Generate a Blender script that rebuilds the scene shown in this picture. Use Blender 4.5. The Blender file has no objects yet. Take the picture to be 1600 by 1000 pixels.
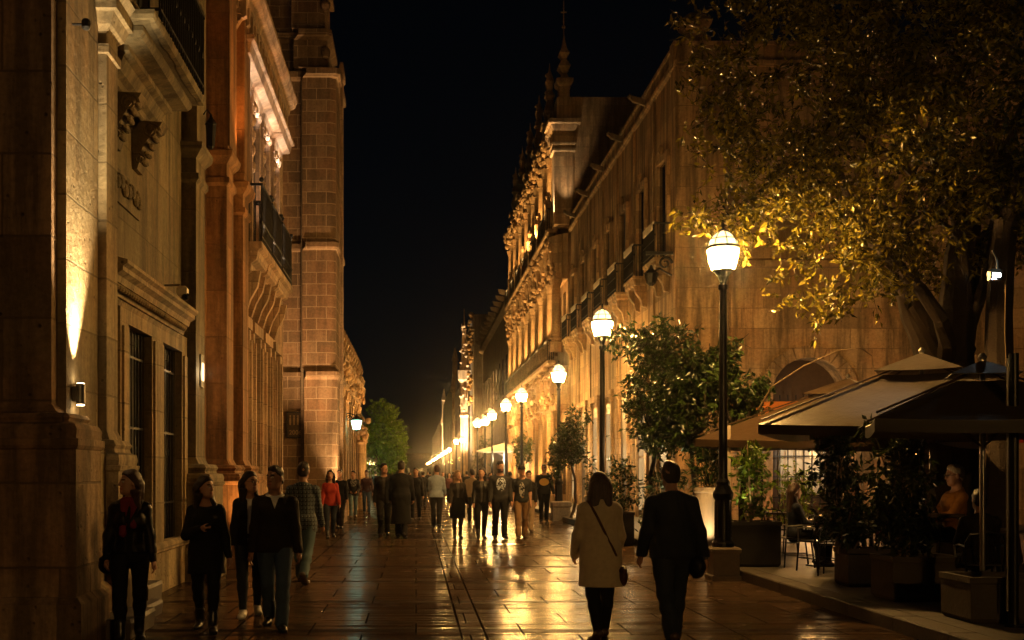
import bpy, math, random
import numpy as np
from mathutils import Vector, Matrix, Euler
random.seed(7)
R = math.radians
SC = bpy.context.scene
COL = SC.collection
# ---------------------------------------------------------------- picture <-> place
F, VX, VY, EYE = 1800.0, 650.0, 738.0, 1.65
def P(px, py, Y):
    s = F / Y
    return ((px - VX) / s, Y, EYE - (py - VY) / s)
def PX(px, Y): return (px - VX) * Y / F
def PZ(py, Y): return EYE - (py - VY) * Y / F

cam = bpy.data.cameras.new("camera")
cam.sensor_width = 36.0
cam.lens = 36.0 * F / 1600.0
cam.shift_x = (800 - VX) / 1600.0
cam.shift_y = (VY - 500) / 1600.0
cam.clip_end = 3000.0
cam.dof.use_dof = True
cam.dof.focus_distance = 15.0
cam.dof.aperture_fstop = 4.0
camo = bpy.data.objects.new("camera", cam)
COL.objects.link(camo)
camo.location = (0, 0, EYE)
camo.rotation_euler = (R(90), 0, 0)
SC.camera = camo

# ---------------------------------------------------------------- tags
def tag(o, label=None, cat=None, group=None, kind=None):
    if label: o['label'] = label
    if cat: o['category'] = cat
    if group: o['group'] = group
    if kind: o['kind'] = kind
    return o
def thing(name, loc, label, cat, group=None, rz=0.0):
    o = bpy.data.objects.new(name, None)
    COL.objects.link(o)
    o.empty_display_size = 0.2
    o.location = loc
    o.rotation_euler = (0, 0, rz)
    return tag(o, label, cat, group)
def part_copy(o, parent, offset=(0, 0, 0)):
    c = o.copy()
    COL.objects.link(c)
    c.parent = parent
    c.location = Vector(o.location) + Vector(offset)
    for ch in [q for q in bpy.data.objects if q.parent == o]:
        d = ch.copy(); COL.objects.link(d); d.parent = c
    return c
def thing_copy(root, loc, rz=0.0, label=None, group=None, scale=None):
    r = root.copy()
    COL.objects.link(r)
    r.location = loc
    r.rotation_euler = (0, 0, rz)
    if scale: r.scale = scale
    if label: r['label'] = label
    if group: r['group'] = group
    for ch in list(root.children):
        c = ch.copy(); COL.objects.link(c); c.parent = r
        for g in ch.children:
            d = g.copy(); COL.objects.link(d); d.parent = c
    return r

def link_mesh(name, V, Fc, mat, parent=None, smooth=False, fmat=None, world=True):
    """V (n,3) array, Fc list of faces or (m,4) array"""
    me = bpy.data.meshes.new(name)
    V = np.asarray(V, dtype=np.float64).reshape(-1, 3)
    if parent is not None and world:
        off = np.zeros(3); q = parent
        while q is not None:
            off += np.array(q.location); q = q.parent
        V = V - off
    if isinstance(Fc, np.ndarray):
        nf, k = Fc.shape
        me.vertices.add(len(V)); me.vertices.foreach_set('co', V.astype(np.float32).ravel())
        me.loops.add(nf * k); me.loops.foreach_set('vertex_index', Fc.astype(np.int32).ravel())
        me.polygons.add(nf)
        me.polygons.foreach_set('loop_start', np.arange(0, nf * k, k, dtype=np.int32))
        me.polygons.foreach_set('loop_total', np.full(nf, k, dtype=np.int32))
        me.update(calc_edges=True)
    else:
        me.from_pydata([tuple(v) for v in V], [], Fc)
    me.validate()
    mats = mat if isinstance(mat, (list, tuple)) else [mat]
    for m in mats: me.materials.append(m)
    if fmat is not None:
        me.polygons.foreach_set('material_index', np.asarray(fmat, dtype=np.int32))
    if smooth:
        me.polygons.foreach_set('use_smooth', np.ones(len(me.polygons), dtype=bool))
    me.update()
    o = bpy.data.objects.new(name, me)
    COL.objects.link(o)
    if parent is not None: o.parent = parent
    return o

class MB:
    def __init__(self): self.v = []; self.f = []
    def add(self, vs, fs):
        n = len(self.v)
        self.v += [tuple(p) for p in vs]
        self.f += [tuple(i + n for i in f) for f in fs]
        return self
    def box(self, x0, x1, y0, y1, z0, z1):
        vs = [(x0, y0, z0), (x1, y0, z0), (x1, y1, z0), (x0, y1, z0), (x0, y0, z1), (x1, y0, z1), (x1, y1, z1), (x0, y1, z1)]
        return self.add(vs, [(0, 3, 2, 1), (4, 5, 6, 7), (0, 1, 5, 4), (1, 2, 6, 5), (2, 3, 7, 6), (3, 0, 4, 7)])
    def loftrect(self, x0, x1, y0, y1, prof):
        """stack of rectangles grown by 'off' at height z: prof [(off, z), ...]"""
        vs, fs = [], []
        for off, z in prof:
            vs += [(x0 - off, y0 - off, z), (x1 + off, y0 - off, z), (x1 + off, y1 + off, z), (x0 - off, y1 + off, z)]
        n = len(prof)
        for i in range(n - 1):
            for k in range(4):
                a, b = i * 4 + k, i * 4 + (k + 1) % 4
                fs.append((a, b, b + 4, a + 4))
        fs.append((3, 2, 1, 0)); fs.append(tuple(range((n - 1) * 4, n * 4)))
        return self.add(vs, fs)
    def prism(self, prof, axis, t0, t1):
        """prof: list of 2-D points; axis 'x': (y,z), 'y': (x,z), 'z': (x,y)"""
        n = len(prof)
        def mk(p, t):
            return (t, p[0], p[1]) if axis == 'x' else (p[0], t, p[1]) if axis == 'y' else (p[0], p[1], t)
        vs = [mk(p, t0) for p in prof] + [mk(p, t1) for p in prof]
        fs = [(i, (i + 1) % n, (i + 1) % n + n, i + n) for i in range(n)]
        fs += [tuple(range(n - 1, -1, -1)), tuple(range(n, 2 * n))]
        return self.add(vs, fs)
    def lathe(self, c, prof, n=16, a0=0.0):
        vs, fs = [], []
        for r, z in prof:
            for k in range(n):
                a = a0 + 2 * math.pi * k / n
                vs.append((c[0] + r * math.cos(a), c[1] + r * math.sin(a), c[2] + z))
        m = len(prof)
        for i in range(m - 1):
            for k in range(n):
                a, b = i * n + k, i * n + (k + 1) % n
                fs.append((a, b, b + n, a + n))
        fs.append(tuple(range(n - 1, -1, -1))); fs.append(tuple(range((m - 1) * n, m * n)))
        return self.add(vs, fs)
    def tube(self, pts, rad, n=8):
        pts = [Vector(p) for p in pts]
        if not isinstance(rad, (list, tuple)): rad = [rad] * len(pts)
        vs, fs = [], []
        up = None
        for i, p in enumerate(pts):
            d = (pts[min(i + 1, len(pts) - 1)] - pts[max(i - 1, 0)])
            if d.length < 1e-9: d = Vector((0, 0, 1))
            d.normalize()
            if up is None:
                up = Vector((0, 0, 1)) if abs(d.z) < .9 else Vector((1, 0, 0))
            u = d.cross(up)
            if u.length < 1e-6: u = d.cross(Vector((0, 1, 0)))
            u.normalize(); w = d.cross(u); up = -w if False else up
            for k in range(n):
                a = 2 * math.pi * k / n
                vs.append(p + (u * math.cos(a) + w * math.sin(a)) * rad[i])
        m = len(pts)
        for i in range(m - 1):
            for k in range(n):
                a, b = i * n + k, i * n + (k + 1) % n
                fs.append((a, b, b + n, a + n))
        fs.append(tuple(range(n - 1, -1, -1))); fs.append(tuple(range((m - 1) * n, m * n)))
        return self.add(vs, fs)
    def ball(self, c, r, n=10, m=6):
        if not isinstance(r, (list, tuple)): r = (r, r, r)
        vs = [(c[0], c[1], c[2] - r[2])]
        fs = []
        for i in range(1, m):
            t = -math.pi / 2 + math.pi * i / m
            for k in range(n):
                a = 2 * math.pi * k / n
                vs.append((c[0] + r[0] * math.cos(t) * math.cos(a), c[1] + r[1] * math.cos(t) * math.sin(a), c[2] + r[2] * math.sin(t)))
        vs.append((c[0], c[1], c[2] + r[2]))
        for k in range(n): fs.append((0, 1 + (k + 1) % n, 1 + k))
        for i in range(m - 2):
            for k in range(n):
                a, b = 1 + i * n + k, 1 + i * n + (k + 1) % n
                fs.append((a, b, b + n, a + n))
        L = len(vs) - 1
        for k in range(n): fs.append((L, 1 + (m - 2) * n + k, 1 + (m - 2) * n + (k + 1) % n))
        return self.add(vs, fs)
    def scroll(self, c, r, w, axis='y', turns=1.4, n=18, t=None):
        """a volute: a spiral band of width w"""
        t = t or r * .22
        pts = []
        for i in range(n + 1):
            q = i / n
            a = q * turns * 2 * math.pi
            rr = r * (1 - .78 * q)
            d, e = rr * math.cos(a), rr * math.sin(a)
            pts.append((c[0] + d, c[1], c[2] + e) if axis == 'y' else (c[0], c[1] + d, c[2] + e))
        return self.tube(pts, [t * (1 - .5 * i / n) for i in range(n + 1)], 6)
    def build(self, name, mat, parent=None, smooth=False, world=True):
        return link_mesh(name, self.v, self.f, mat, parent, smooth, None, world)

# ---------------------------------------------------------------- materials
def newmat(name):
    m = bpy.data.materials.new(name); m.use_nodes = True
    nt = m.node_tree
    for n in list(nt.nodes): nt.nodes.remove(n)
    return m, nt
class NT:
    def __init__(self, nt): self.nt = nt
    def n(self, typ, **kw):
        x = self.nt.nodes.new(typ)
        for k, v in kw.items():
            if k.startswith('i_'):
                key = k[2:]
                key = int(key) if key.isdigit() else key.replace('_', ' ')
                x.inputs[key].default_value = v
            else: setattr(x, k, v)
        return x
    def l(self, a, b): self.nt.links.new(a, b)
    def math(self, op, a, b=None, clamp=False):
        x = self.n('ShaderNodeMath', operation=op, use_clamp=clamp)
        for i, q in enumerate((a, b)):
            if q is None: continue
            if isinstance(q, (int, float)): x.inputs[i].default_value = q
            else: self.l(q, x.inputs[i])
        return x.outputs[0]
    def mix(self, fac, a, b, blend='MIX'):
        x = self.n('ShaderNodeMix', data_type='RGBA', blend_type=blend)
        for sock, q in ((x.inputs[0], fac), (x.inputs[6], a), (x.inputs[7], b)):
            if isinstance(q, (int, float)): sock.default_value = q
            elif isinstance(q, tuple): sock.default_value = q + (1,) if len(q) == 3 else q
            else: self.l(q, sock)
        return x.outputs[2]
    def ramp(self, fac, stops):
        x = self.n('ShaderNodeValToRGB')
        e = x.color_ramp.elements
        while len(e) < len(stops): e.new(.5)
        for i, (p, c) in enumerate(stops):
            e[i].position = p
            e[i].color = (c, c, c, 1) if isinstance(c, (int, float)) else c + (1,)
        self.l(fac, x.inputs[0])
        return x.outputs[0]
    def noise(self, vec, scale, detail=4, rough=.55):
        x = self.n('ShaderNodeTexNoise', i_Scale=scale, i_Detail=detail, i_Roughness=rough)
        if vec is not None: self.l(vec, x.inputs['Vector'])
        return x.outputs[0]
    def out(self, sh):
        o = self.n('ShaderNodeOutputMaterial'); self.l(sh, o.inputs[0])

def plain(name, col, rough=.6, metal=0.0, var=.25, scale=8.0, bump=.0, spec=.5, sheen=0.0):
    m, nt = newmat(name); t = NT(nt)
    tc = t.n('ShaderNodeTexCoord').outputs['Object']
    nz = t.noise(tc, scale, 5)
    c = t.mix(nz, tuple(x * (1 - var) for x in col), tuple(min(1, x * (1 + var)) for x in col))
    b = t.n('ShaderNodeBsdfPrincipled', i_Roughness=rough, i_Metallic=metal)
    b.inputs['Specular IOR Level'].default_value = spec
    if sheen: b.inputs['Sheen Weight'].default_value = sheen
    t.l(c, b.inputs['Base Color'])
    if bump:
        bp = t.n('ShaderNodeBump', i_Strength=bump, i_Distance=.02)
        t.l(t.noise(tc, scale * 4, 6, .65), bp.inputs['Height']); t.l(bp.outputs[0], b.inputs['Normal'])
    t.out(b.outputs[0])
    return m

def hairmat(name, col):
    m, nt = newmat(name); t = NT(nt)
    mp = t.n('ShaderNodeMapping'); t.l(t.n('ShaderNodeTexCoord').outputs['Object'], mp.inputs[0]); mp.inputs['Scale'].default_value = (1, 1, .1)
    nz = t.noise(mp.outputs[0], 95, 4, .6)
    c = t.mix(t.ramp(nz, [(.3, 0.0), (.7, 1.0)]), tuple(x * .45 for x in col), tuple(x * 1.6 for x in col))
    b = t.n('ShaderNodeBsdfPrincipled', i_Roughness=.45); t.l(c, b.inputs['Base Color']); b.inputs['Specular IOR Level'].default_value = .35
    bp = t.n('ShaderNodeBump', i_Strength=.7, i_Distance=.012); t.l(nz, bp.inputs['Height']); t.l(bp.outputs[0], b.inputs['Normal'])
    t.out(b.outputs[0]); return m

def stone(name, col, bw=1.0, rh=.5, mortar=None, mfac=.5, var=.28, bump=.6, stain=.5, rough=.85, msize=.012, pits=.5):
    m, nt = newmat(name); t = NT(nt)
    g = t.n('ShaderNodeNewGeometry')
    sp = t.n('ShaderNodeSeparateXYZ'); t.l(g.outputs['Position'], sp.inputs[0])
    sn = t.n('ShaderNodeSeparateXYZ'); t.l(g.outputs['True Normal'], sn.inputs[0])
    ny = t.math('GREATER_THAN', t.math('ABSOLUTE', sn.outputs[1]), .6)
    u = t.math('ADD', t.math('MULTIPLY', ny, sp.outputs[0]), t.math('MULTIPLY', t.math('SUBTRACT', 1.0, ny), sp.outputs[1]))
    cb = t.n('ShaderNodeCombineXYZ'); t.l(u, cb.inputs[0]); t.l(sp.outputs[2], cb.inputs[1])
    # joints waver a little
    nv = t.n('ShaderNodeTexNoise', i_Scale=2.3, i_Detail=3.0); t.l(g.outputs['Position'], nv.inputs['Vector'])
    off = t.n('ShaderNodeVectorMath', operation='MULTIPLY_ADD')
    t.l(nv.outputs['Color'], off.inputs[0]); off.inputs[1].default_value = (.035, .02, 0); t.l(cb.outputs[0], off.inputs[2])
    br = t.n('ShaderNodeTexBrick', offset=.5, i_Scale=1.0, i_Bias=0.0)
    br.inputs['Brick Width'].default_value = bw; br.inputs['Row Height'].default_value = rh
    br.inputs['Mortar Size'].default_value = msize; br.inputs['Mortar Smooth'].default_value = .25
    br.inputs['Color1'].default_value = (0, 0, 0, 1); br.inputs['Color2'].default_value = (1, 1, 1, 1); br.inputs['Mortar'].default_value = (.5, .5, .5, 1)
    t.l(off.outputs[0], br.inputs['Vector'])
    lo = tuple(x * (1 - var) for x in col); hi = tuple(min(.9, x * (1 + var * .8)) for x in col)
    # each block its own tone, some redder
    base = t.mix(br.outputs['Color'], lo, hi)
    red = (col[0] * 1.05, col[1] * .82, col[2] * .7)
    n0 = t.noise(g.outputs['Position'], .9, 3)
    base = t.mix(t.ramp(n0, [(.45, 0.0), (.65, .6)]), base, red)
    # run-off streaks and grime
    mp = t.n('ShaderNodeMapping'); t.l(g.outputs['Position'], mp.inputs[0]); mp.inputs['Scale'].default_value = (2.2, 2.2, .22)
    st = t.ramp(t.noise(mp.outputs[0], 1.6, 6, .62), [(.4, 1.0), (.58, 0.0)])
    base = t.mix(t.math('MULTIPLY', st, stain), base, tuple(x * .33 for x in col))
    fine = t.ramp(t.noise(g.outputs['Position'], 14, 8, .7), [(.3, .62), (.7, 1.1)])
    base = t.mix(1.0, base, fine, 'MULTIPLY')
    mc = mortar or tuple(x * .35 for x in col)
    base = t.mix(t.math('MULTIPLY', br.outputs['Fac'], mfac), base, mc)
    vo = t.n('ShaderNodeTexVoronoi', i_Scale=9.0); t.l(g.outputs['Position'], vo.inputs['Vector'])
    pit = t.ramp(vo.outputs['Distance'], [(.06, 1.0), (.2, 0.0)])
    pitm = t.math('MULTIPLY', pit, t.ramp(t.noise(g.outputs['Position'], 3, 2), [(.5, 0.0), (.6, pits)]))
    base = t.mix(pitm, base, tuple(x * .2 for x in col))
    h = t.math('SUBTRACT', t.math('MULTIPLY', t.noise(g.outputs['Position'], 7, 8, .68), .9), t.math('MULTIPLY', br.outputs['Fac'], .9))
    h = t.math('SUBTRACT', h, t.math('MULTIPLY', pitm, .8))
    h = t.math('ADD', h, t.math('MULTIPLY', br.outputs['Color'], .25))
    bp = t.n('ShaderNodeBump', i_Strength=bump, i_Distance=.03); t.l(h, bp.inputs['Height'])
    b = t.n('ShaderNodeBsdfPrincipled', i_Roughness=rough); b.inputs['Specular IOR Level'].default_value = .3
    t.l(base, b.inputs['Base Color']); t.l(bp.outputs[0], b.inputs['Normal'])
    t.out(b.outputs[0])
    return m

def glow(name, col, strength):
    m, nt = newmat(name); t = NT(nt)
    e = t.n('ShaderNodeEmission', i_Strength=strength); e.inputs[0].default_value = col + (1,)
    t.out(e.outputs[0])
    return m

def leafmat(name, col, rough=.38, trans=.35, col2=None):
    m, nt = newmat(name); t = NT(nt)
    g = t.n('ShaderNodeNewGeometry')
    col2 = col2 or tuple(x * .45 for x in col)
    c = t.mix(g.outputs['Random Per Island'], col2, col)
    b = t.n('ShaderNodeBsdfPrincipled', i_Roughness=rough); t.l(c, b.inputs['Base Color'])
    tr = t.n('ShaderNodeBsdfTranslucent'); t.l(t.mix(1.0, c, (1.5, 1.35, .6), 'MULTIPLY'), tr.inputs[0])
    mx = t.n('ShaderNodeMixShader', i_Fac=trans); t.l(b.outputs[0], mx.inputs[1]); t.l(tr.outputs[0], mx.inputs[2])
    t.out(mx.outputs[0])
    return m

M = {}
M['near_stone'] = stone('near_stone', (.33, .22, .125), 1.3, .78, var=.5, stain=.85, bump=1.0, mfac=.75, pits=1.0)
M['smooth_stone'] = stone('smooth_stone', (.38, .3, .175), 1.05, .62, var=.26, stain=.7, bump=.8, mfac=.6, pits=.8)
M['plaster'] = stone('plaster', (.22, .178, .1), 1.9, .95, var=.25, stain=.85, bump=.6, mfac=.5, pits=.2)
M['red_stone'] = stone('red_stone', (.33, .17, .07), 1.6, .8, var=.32, stain=.9, bump=.7, mfac=.4)
M['facade_stone'] = stone('facade_stone', (.44, .31, .2), .8, .45, var=.32, stain=.65, bump=.5, mfac=.5)
M['tower_stone'] = stone('tower_stone', (.25, .165, .1), .62, .36, var=.38, stain=.5, bump=.7, mortar=(.42, .31, .2), mfac=.65, msize=.014)
M['right_stone'] = stone('right_stone', (.46, .32, .175), 1.25, .58, var=.34, stain=.95, bump=.8, mfac=.6)
M['ornate_stone'] = stone('ornate_stone', (.42, .29, .165), .9, .5, var=.28, stain=.7, bump=.5, mfac=.4)
M['grey_stone'] = stone('grey_stone', (.32, .28, .23), 1.2, .6, var=.15, stain=.5, bump=.3, mfac=.4)
M['dark_stone'] = stone('dark_stone', (.2, .155, .105), 1.2, .6, var=.2, stain=.5, bump=.3, mfac=.4)
M['pedestal_stone'] = plain('pedestal_stone', (.2, .16, .11), .8, 0, .3, 10, .4)
M['kerb_stone'] = plain('kerb_stone', (.07, .056, .04), .6, 0, .35, 6, .4)
M['iron'] = plain('iron', (.014, .014, .014), .55, .4, .3, 20, .1)
M['black_metal'] = plain('black_metal', (.018, .018, .019), .3, .6, .2, 10)
M['pale_metal'] = plain('pale_metal', (.6, .58, .53), .3, .8, .2, 10)
M['steel'] = plain('steel', (.35, .34, .32), .28, .9, .2, 10)
M['dark_glass'] = plain('dark_glass', (.012, .013, .015), .08, 0, .3, 2)
M['shutter'] = plain('shutter', (.022, .026, .02), .5, 0, .4, 6, .2)
M['wood_dark'] = plain('wood_dark', (.05, .028, .014), .5, 0, .4, 9, .2)
M['bark'] = plain('bark', (.04, .028, .018), .9, 0, .45, 7, 1.0)
M['pale_bark'] = plain('pale_bark', (.3, .21, .12), .8, 0, .3, 12, .5)
M['soil'] = plain('soil', (.03, .02, .013), .95, 0, .4, 20, .8)
M['planter'] = plain('planter', (.055, .042, .028), .7, 0, .35, 5, .35)
M['planter_dark'] = plain('planter_dark', (.028, .025, .022), .6, 0, .3, 6, .2)
M['pot'] = plain('pot', (.5, .42, .31), .6, 0, .12, 5, .1)
M['canvas'] = plain('canvas', (.055, .03, .0105), .36, 0, .15, 1.1, .5, sheen=.2)
M['canvas_dark'] = plain('canvas_dark', (.055, .04, .023), .45, 0, .15, 1.1, .5)
M['canvas_white'] = plain('canvas_white', (.4, .36, .3), .7, 0, .1, 4, .1)
M['canvas_orange'] = plain('canvas_orange', (.6, .2, .04), .7, 0, .15, 4, .1)
M['canvas_red'] = plain('canvas_red', (.55, .06, .03), .7, 0, .15, 4, .1)
M['curtain'] = plain('curtain', (.55, .5, .42), .8, 0, .15, 5)
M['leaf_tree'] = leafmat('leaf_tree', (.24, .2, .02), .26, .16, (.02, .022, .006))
M['leaf_sap'] = leafmat('leaf_sap', (.034, .066, .012), .3, .15, (.009, .016, .005))
M['leaf_dark'] = leafmat('leaf_dark', (.028, .045, .012), .4, .25)
M['leaf_bright'] = leafmat('leaf_bright', (.13, .22, .02), .4, .4)
LAMPC = (1.0, .52, .135)
M['lamp_glass'] = glow('lamp_glass', LAMPC, 235.0)
M['lamp_dome'] = glow('lamp_dome', (1.0, .6, .22), 1.2)
M['cool_glow'] = glow('cool_glow', (.42, 1.0, .72), 4.0)
M['warm_glow'] = glow('warm_glow', (1.0, .72, .38), 14.0)
M['amber_glow'] = glow('amber_glow', (1.0, .45, .1), 9.0)
M['white_glow'] = glow('white_glow', (.9, .96, .95), 14.0)

def paving():
    m, nt = newmat('wet_paving'); t = NT(nt)
    g = t.n('ShaderNodeNewGeometry')
    sp = t.n('ShaderNodeSeparateXYZ'); t.l(g.outputs['Position'], sp.inputs[0])
    def joints(W, H, ms, off=.5):
        br = t.n('ShaderNodeTexBrick', offset=off, i_Scale=1.0)
        br.inputs['Brick Width'].default_value = W; br.inputs['Row Height'].default_value = H
        br.inputs['Mortar Size'].default_value = ms; br.inputs['Mortar Smooth'].default_value = .3
        br.inputs['Color1'].default_value = (0, 0, 0, 1); br.inputs['Color2'].default_value = (1, 1, 1, 1)
        t.l(g.outputs['Position'], br.inputs['Vector'])
        return br
    b1 = joints(1.1, .9, .012)
    # darker transverse courses every 2.7 m, and the twin longitudinal joints
    fr = t.math('FRACT', t.math('DIVIDE', t.math('ADD', sp.outputs[1], .15), 2.7))
    band = t.math('LESS_THAN', t.math('ABSOLUTE', t.math('SUBTRACT', fr, .5)), .045)
    def line(x, w): return t.math('LESS_THAN', t.math('ABSOLUTE', t.math('SUBTRACT', sp.outputs[0], x)), w)
    ln = t.math('MAXIMUM', line(.46, .011), line(.71, .011))
    ln = t.math('MAXIMUM', ln, t.math('MAXIMUM', line(3.3, .01), line(-1.9, .01)))
    n1 = t.noise(g.outputs['Position'], .7, 5, .6)
    n2 = t.noise(g.outputs['Position'], 9, 8, .65)
    c = t.mix(b1.outputs['Color'], (.045, .028, .0175), (.115, .073, .043))
    c = t.mix(t.ramp(n1, [(.35, 0.0), (.65, .8)]), c, (.06, .04, .025))
    c = t.mix(1.0, c, t.ramp(n2, [(.25, .6), (.75, 1.15)]), 'MULTIPLY')
    c = t.mix(t.math('MULTIPLY', band, .75), c, (.03, .021, .015))
    jt = t.math('MAXIMUM', b1.outputs['Fac'], ln)
    c = t.mix(jt, c, (.012, .009, .007))
    r = t.ramp(t.noise(g.outputs['Position'], 2.2, 6, .6), [(.3, .13), (.5, .19), (.72, .31)])
    r = t.math('ADD', t.math('ADD', r, t.math('MULTIPLY', jt, .4)), t.math('MULTIPLY', band, .12))
    # worn slabs: gentle undulation, finer across the street, plus a small tilt per slab
    mp = t.n('ShaderNodeMapping'); t.l(g.outputs['Position'], mp.inputs[0]); mp.inputs['Scale'].default_value = (.09, 1.0, 1.0)
    h = t.math('ADD', t.math('MULTIPLY', t.noise(mp.outputs[0], 1.7, 3, .5), 1.6), t.math('MULTIPLY', t.noise(mp.outputs[0], 8, 4, .6), .34))
    h = t.math('ADD', h, t.math('MULTIPLY', n2, .018))
    h = t.math('SUBTRACT', h, t.math('MULTIPLY', jt, .35))
    bp = t.n('ShaderNodeBump', i_Strength=.9, i_Distance=.035); t.l(h, bp.inputs['Height'])
    tl = t.n('ShaderNodeVectorMath', operation='MULTIPLY_ADD')
    cc = t.n('ShaderNodeCombineXYZ'); t.l(t.math('SUBTRACT', b1.outputs['Color'], .5), cc.inputs[1])
    t.l(cc.outputs[0], tl.inputs[0]); tl.inputs[1].default_value = (0, .05, 0); t.l(bp.outputs[0], tl.inputs[2])
    nm = t.n('ShaderNodeVectorMath', operation='NORMALIZE'); t.l(tl.outputs[0], nm.inputs[0])
    b = t.n('ShaderNodeBsdfPrincipled'); t.l(t.math('SUBTRACT', .007, t.math('ADD', t.math('MULTIPLY', jt, .007), t.math('MULTIPLY', band, .005)), True), b.inputs['Specular IOR Level'])
    t.l(c, b.inputs['Base Color']); t.l(r, b.inputs['Roughness']); t.l(nm.outputs[0], b.inputs['Normal'])
    t.out(b.outputs[0])
    return m
M['paving'] = paving()
def terrace_mat():
    m, nt = newmat('terrace_paving'); t = NT(nt)
    g = t.n('ShaderNodeNewGeometry')
    br = t.n('ShaderNodeTexBrick', offset=.5, i_Scale=1.0)
    br.inputs['Brick Width'].default_value = .9; br.inputs['Row Height'].default_value = .6; br.inputs['Mortar Size'].default_value = .008
    br.inputs['Color1'].default_value = (.075, .067, .056, 1); br.inputs['Color2'].default_value = (.115, .102, .085, 1); br.inputs['Mortar'].default_value = (.04, .033, .026, 1)
    t.l(g.outputs['Position'], br.inputs['Vector'])
    c = t.mix(1.0, br.outputs['Color'], t.ramp(t.noise(g.outputs['Position'], 5, 8, .65), [(.3, .6), (.7, 1.1)]), 'MULTIPLY')
    b = t.n('ShaderNodeBsdfPrincipled', i_Roughness=.55); t.l(c, b.inputs['Base Color'])
    bp = t.n('ShaderNodeBump', i_Strength=.35, i_Distance=.02); t.l(t.noise(g.outputs['Position'], 6, 6), bp.inputs['Height']); t.l(bp.outputs[0], b.inputs['Normal'])
    t.out(b.outputs[0]); return m
M['terrace'] = terrace_mat()

# ---------------------------------------------------------------- night sky, added fill sun and renderer
w = bpy.data.worlds.new("World"); SC.world = w; w.use_nodes = True
wn = w.node_tree; bg = wn.nodes.get('Background') or wn.nodes.new('ShaderNodeBackground')
sky = wn.nodes.new('ShaderNodeTexSky'); sky.sky_type = 'NISHITA'; sky.sun_disc = False
sky.sun_elevation = R(30); sky.sun_rotation = R(160); sky.air_density = 1.0; sky.dust_density = .3
wn.links.new(sky.outputs[0], bg.inputs[0]); bg.inputs[1].default_value = .00009
sl = bpy.data.lights.new("fill_sun", 'SUN'); sl.energy = .004; sl.angle = R(.5); sl.color = (1.0, .82, .6)  # added faint warm fill from behind the camera
so = bpy.data.objects.new("fill_sun", sl); COL.objects.link(so)
so.rotation_euler = (R(52), 0, R(-20))
def lamp(kind, loc, energy, col, target=None, size=.1, angle=60, blend=.6, name='lamp'):
    L = bpy.data.lights.new(name, kind); L.energy = energy; L.color = col
    if kind == 'SPOT': L.spot_size = R(angle); L.spot_blend = blend; L.shadow_soft_size = size
    if kind == 'POINT': L.shadow_soft_size = size
    if kind == 'AREA': L.size = size
    o = bpy.data.objects.new(name, L); COL.objects.link(o); o.location = loc
    if target is not None:
        o.rotation_euler = (Vector(target) - Vector(loc)).to_track_quat('-Z', 'Y').to_euler()
    return o
SC.render.engine = 'CYCLES'
SC.view_settings.view_transform = 'Standard'; SC.view_settings.look = 'None'
SC.view_settings.exposure = 1.85; SC.view_settings.gamma = 1
cy = SC.cycles
cy.use_denoising = True
try: cy.denoiser = 'OPENIMAGEDENOISE'
except Exception: pass
cy.max_bounces = 6; cy.diffuse_bounces = 3; cy.glossy_bounces = 3; cy.transmission_bounces = 3; cy.transparent_max_bounces = 6
cy.caustics_reflective = False; cy.caustics_refractive = False
cy.sample_clamp_indirect = 3.0; cy.use_light_tree = True
cy.use_adaptive_sampling = True; cy.adaptive_threshold = .02
# ================================================================= SETTING
def ground(name, x0, x1, y0, y1, z, mat, nx=2, ny=2):
    mb = MB(); mb.add([(x0, y0, z), (x1, y0, z), (x1, y1, z), (x0, y1, z)], [(0, 1, 2, 3)])
    return tag(mb.build(name, mat), kind='structure')
ground('ground', -400, 400, -60, 1500, -.02, M['kerb_stone'])
ground('street', -9, 4.96, -25, 900, 0, M['paving'])
mb = MB(); mb.box(5.25, 60, 2, 300, -.02, .15)
tag(mb.build('terrace_pavement', M['terrace']), kind='structure')
mb = MB()
y = 2.0
while y < 300:
    L = min(1.25, 300 - y)
    mb.loftrect(4.965, 5.246, y + .004, y + L - .004, [(0, -.02), (0, .135), (-.012, .152)])
    y += L
tag(mb.build('kerb', M['kerb_stone']), kind='structure')

PED = [(.40, 0), (.40, .44), (.37, .47), (.345, .5), (.33, .505), (.33, 1.86), (.345, 1.87), (.36, 1.9), (.36, 1.96), (.33, 1.965), (.335, 2.0), (.34, 2.05), (.31, 2.1), (.24, 2.115), (.23, 2.13), (.25, 2.16), (.22, 2.2), (.1, 2.21), (.07, 2.225), (.03, 2.27), (0, 2.3)]
def ped(scale, hs=1.0): return [(o * scale, z * hs) for o, z in PED]

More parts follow.
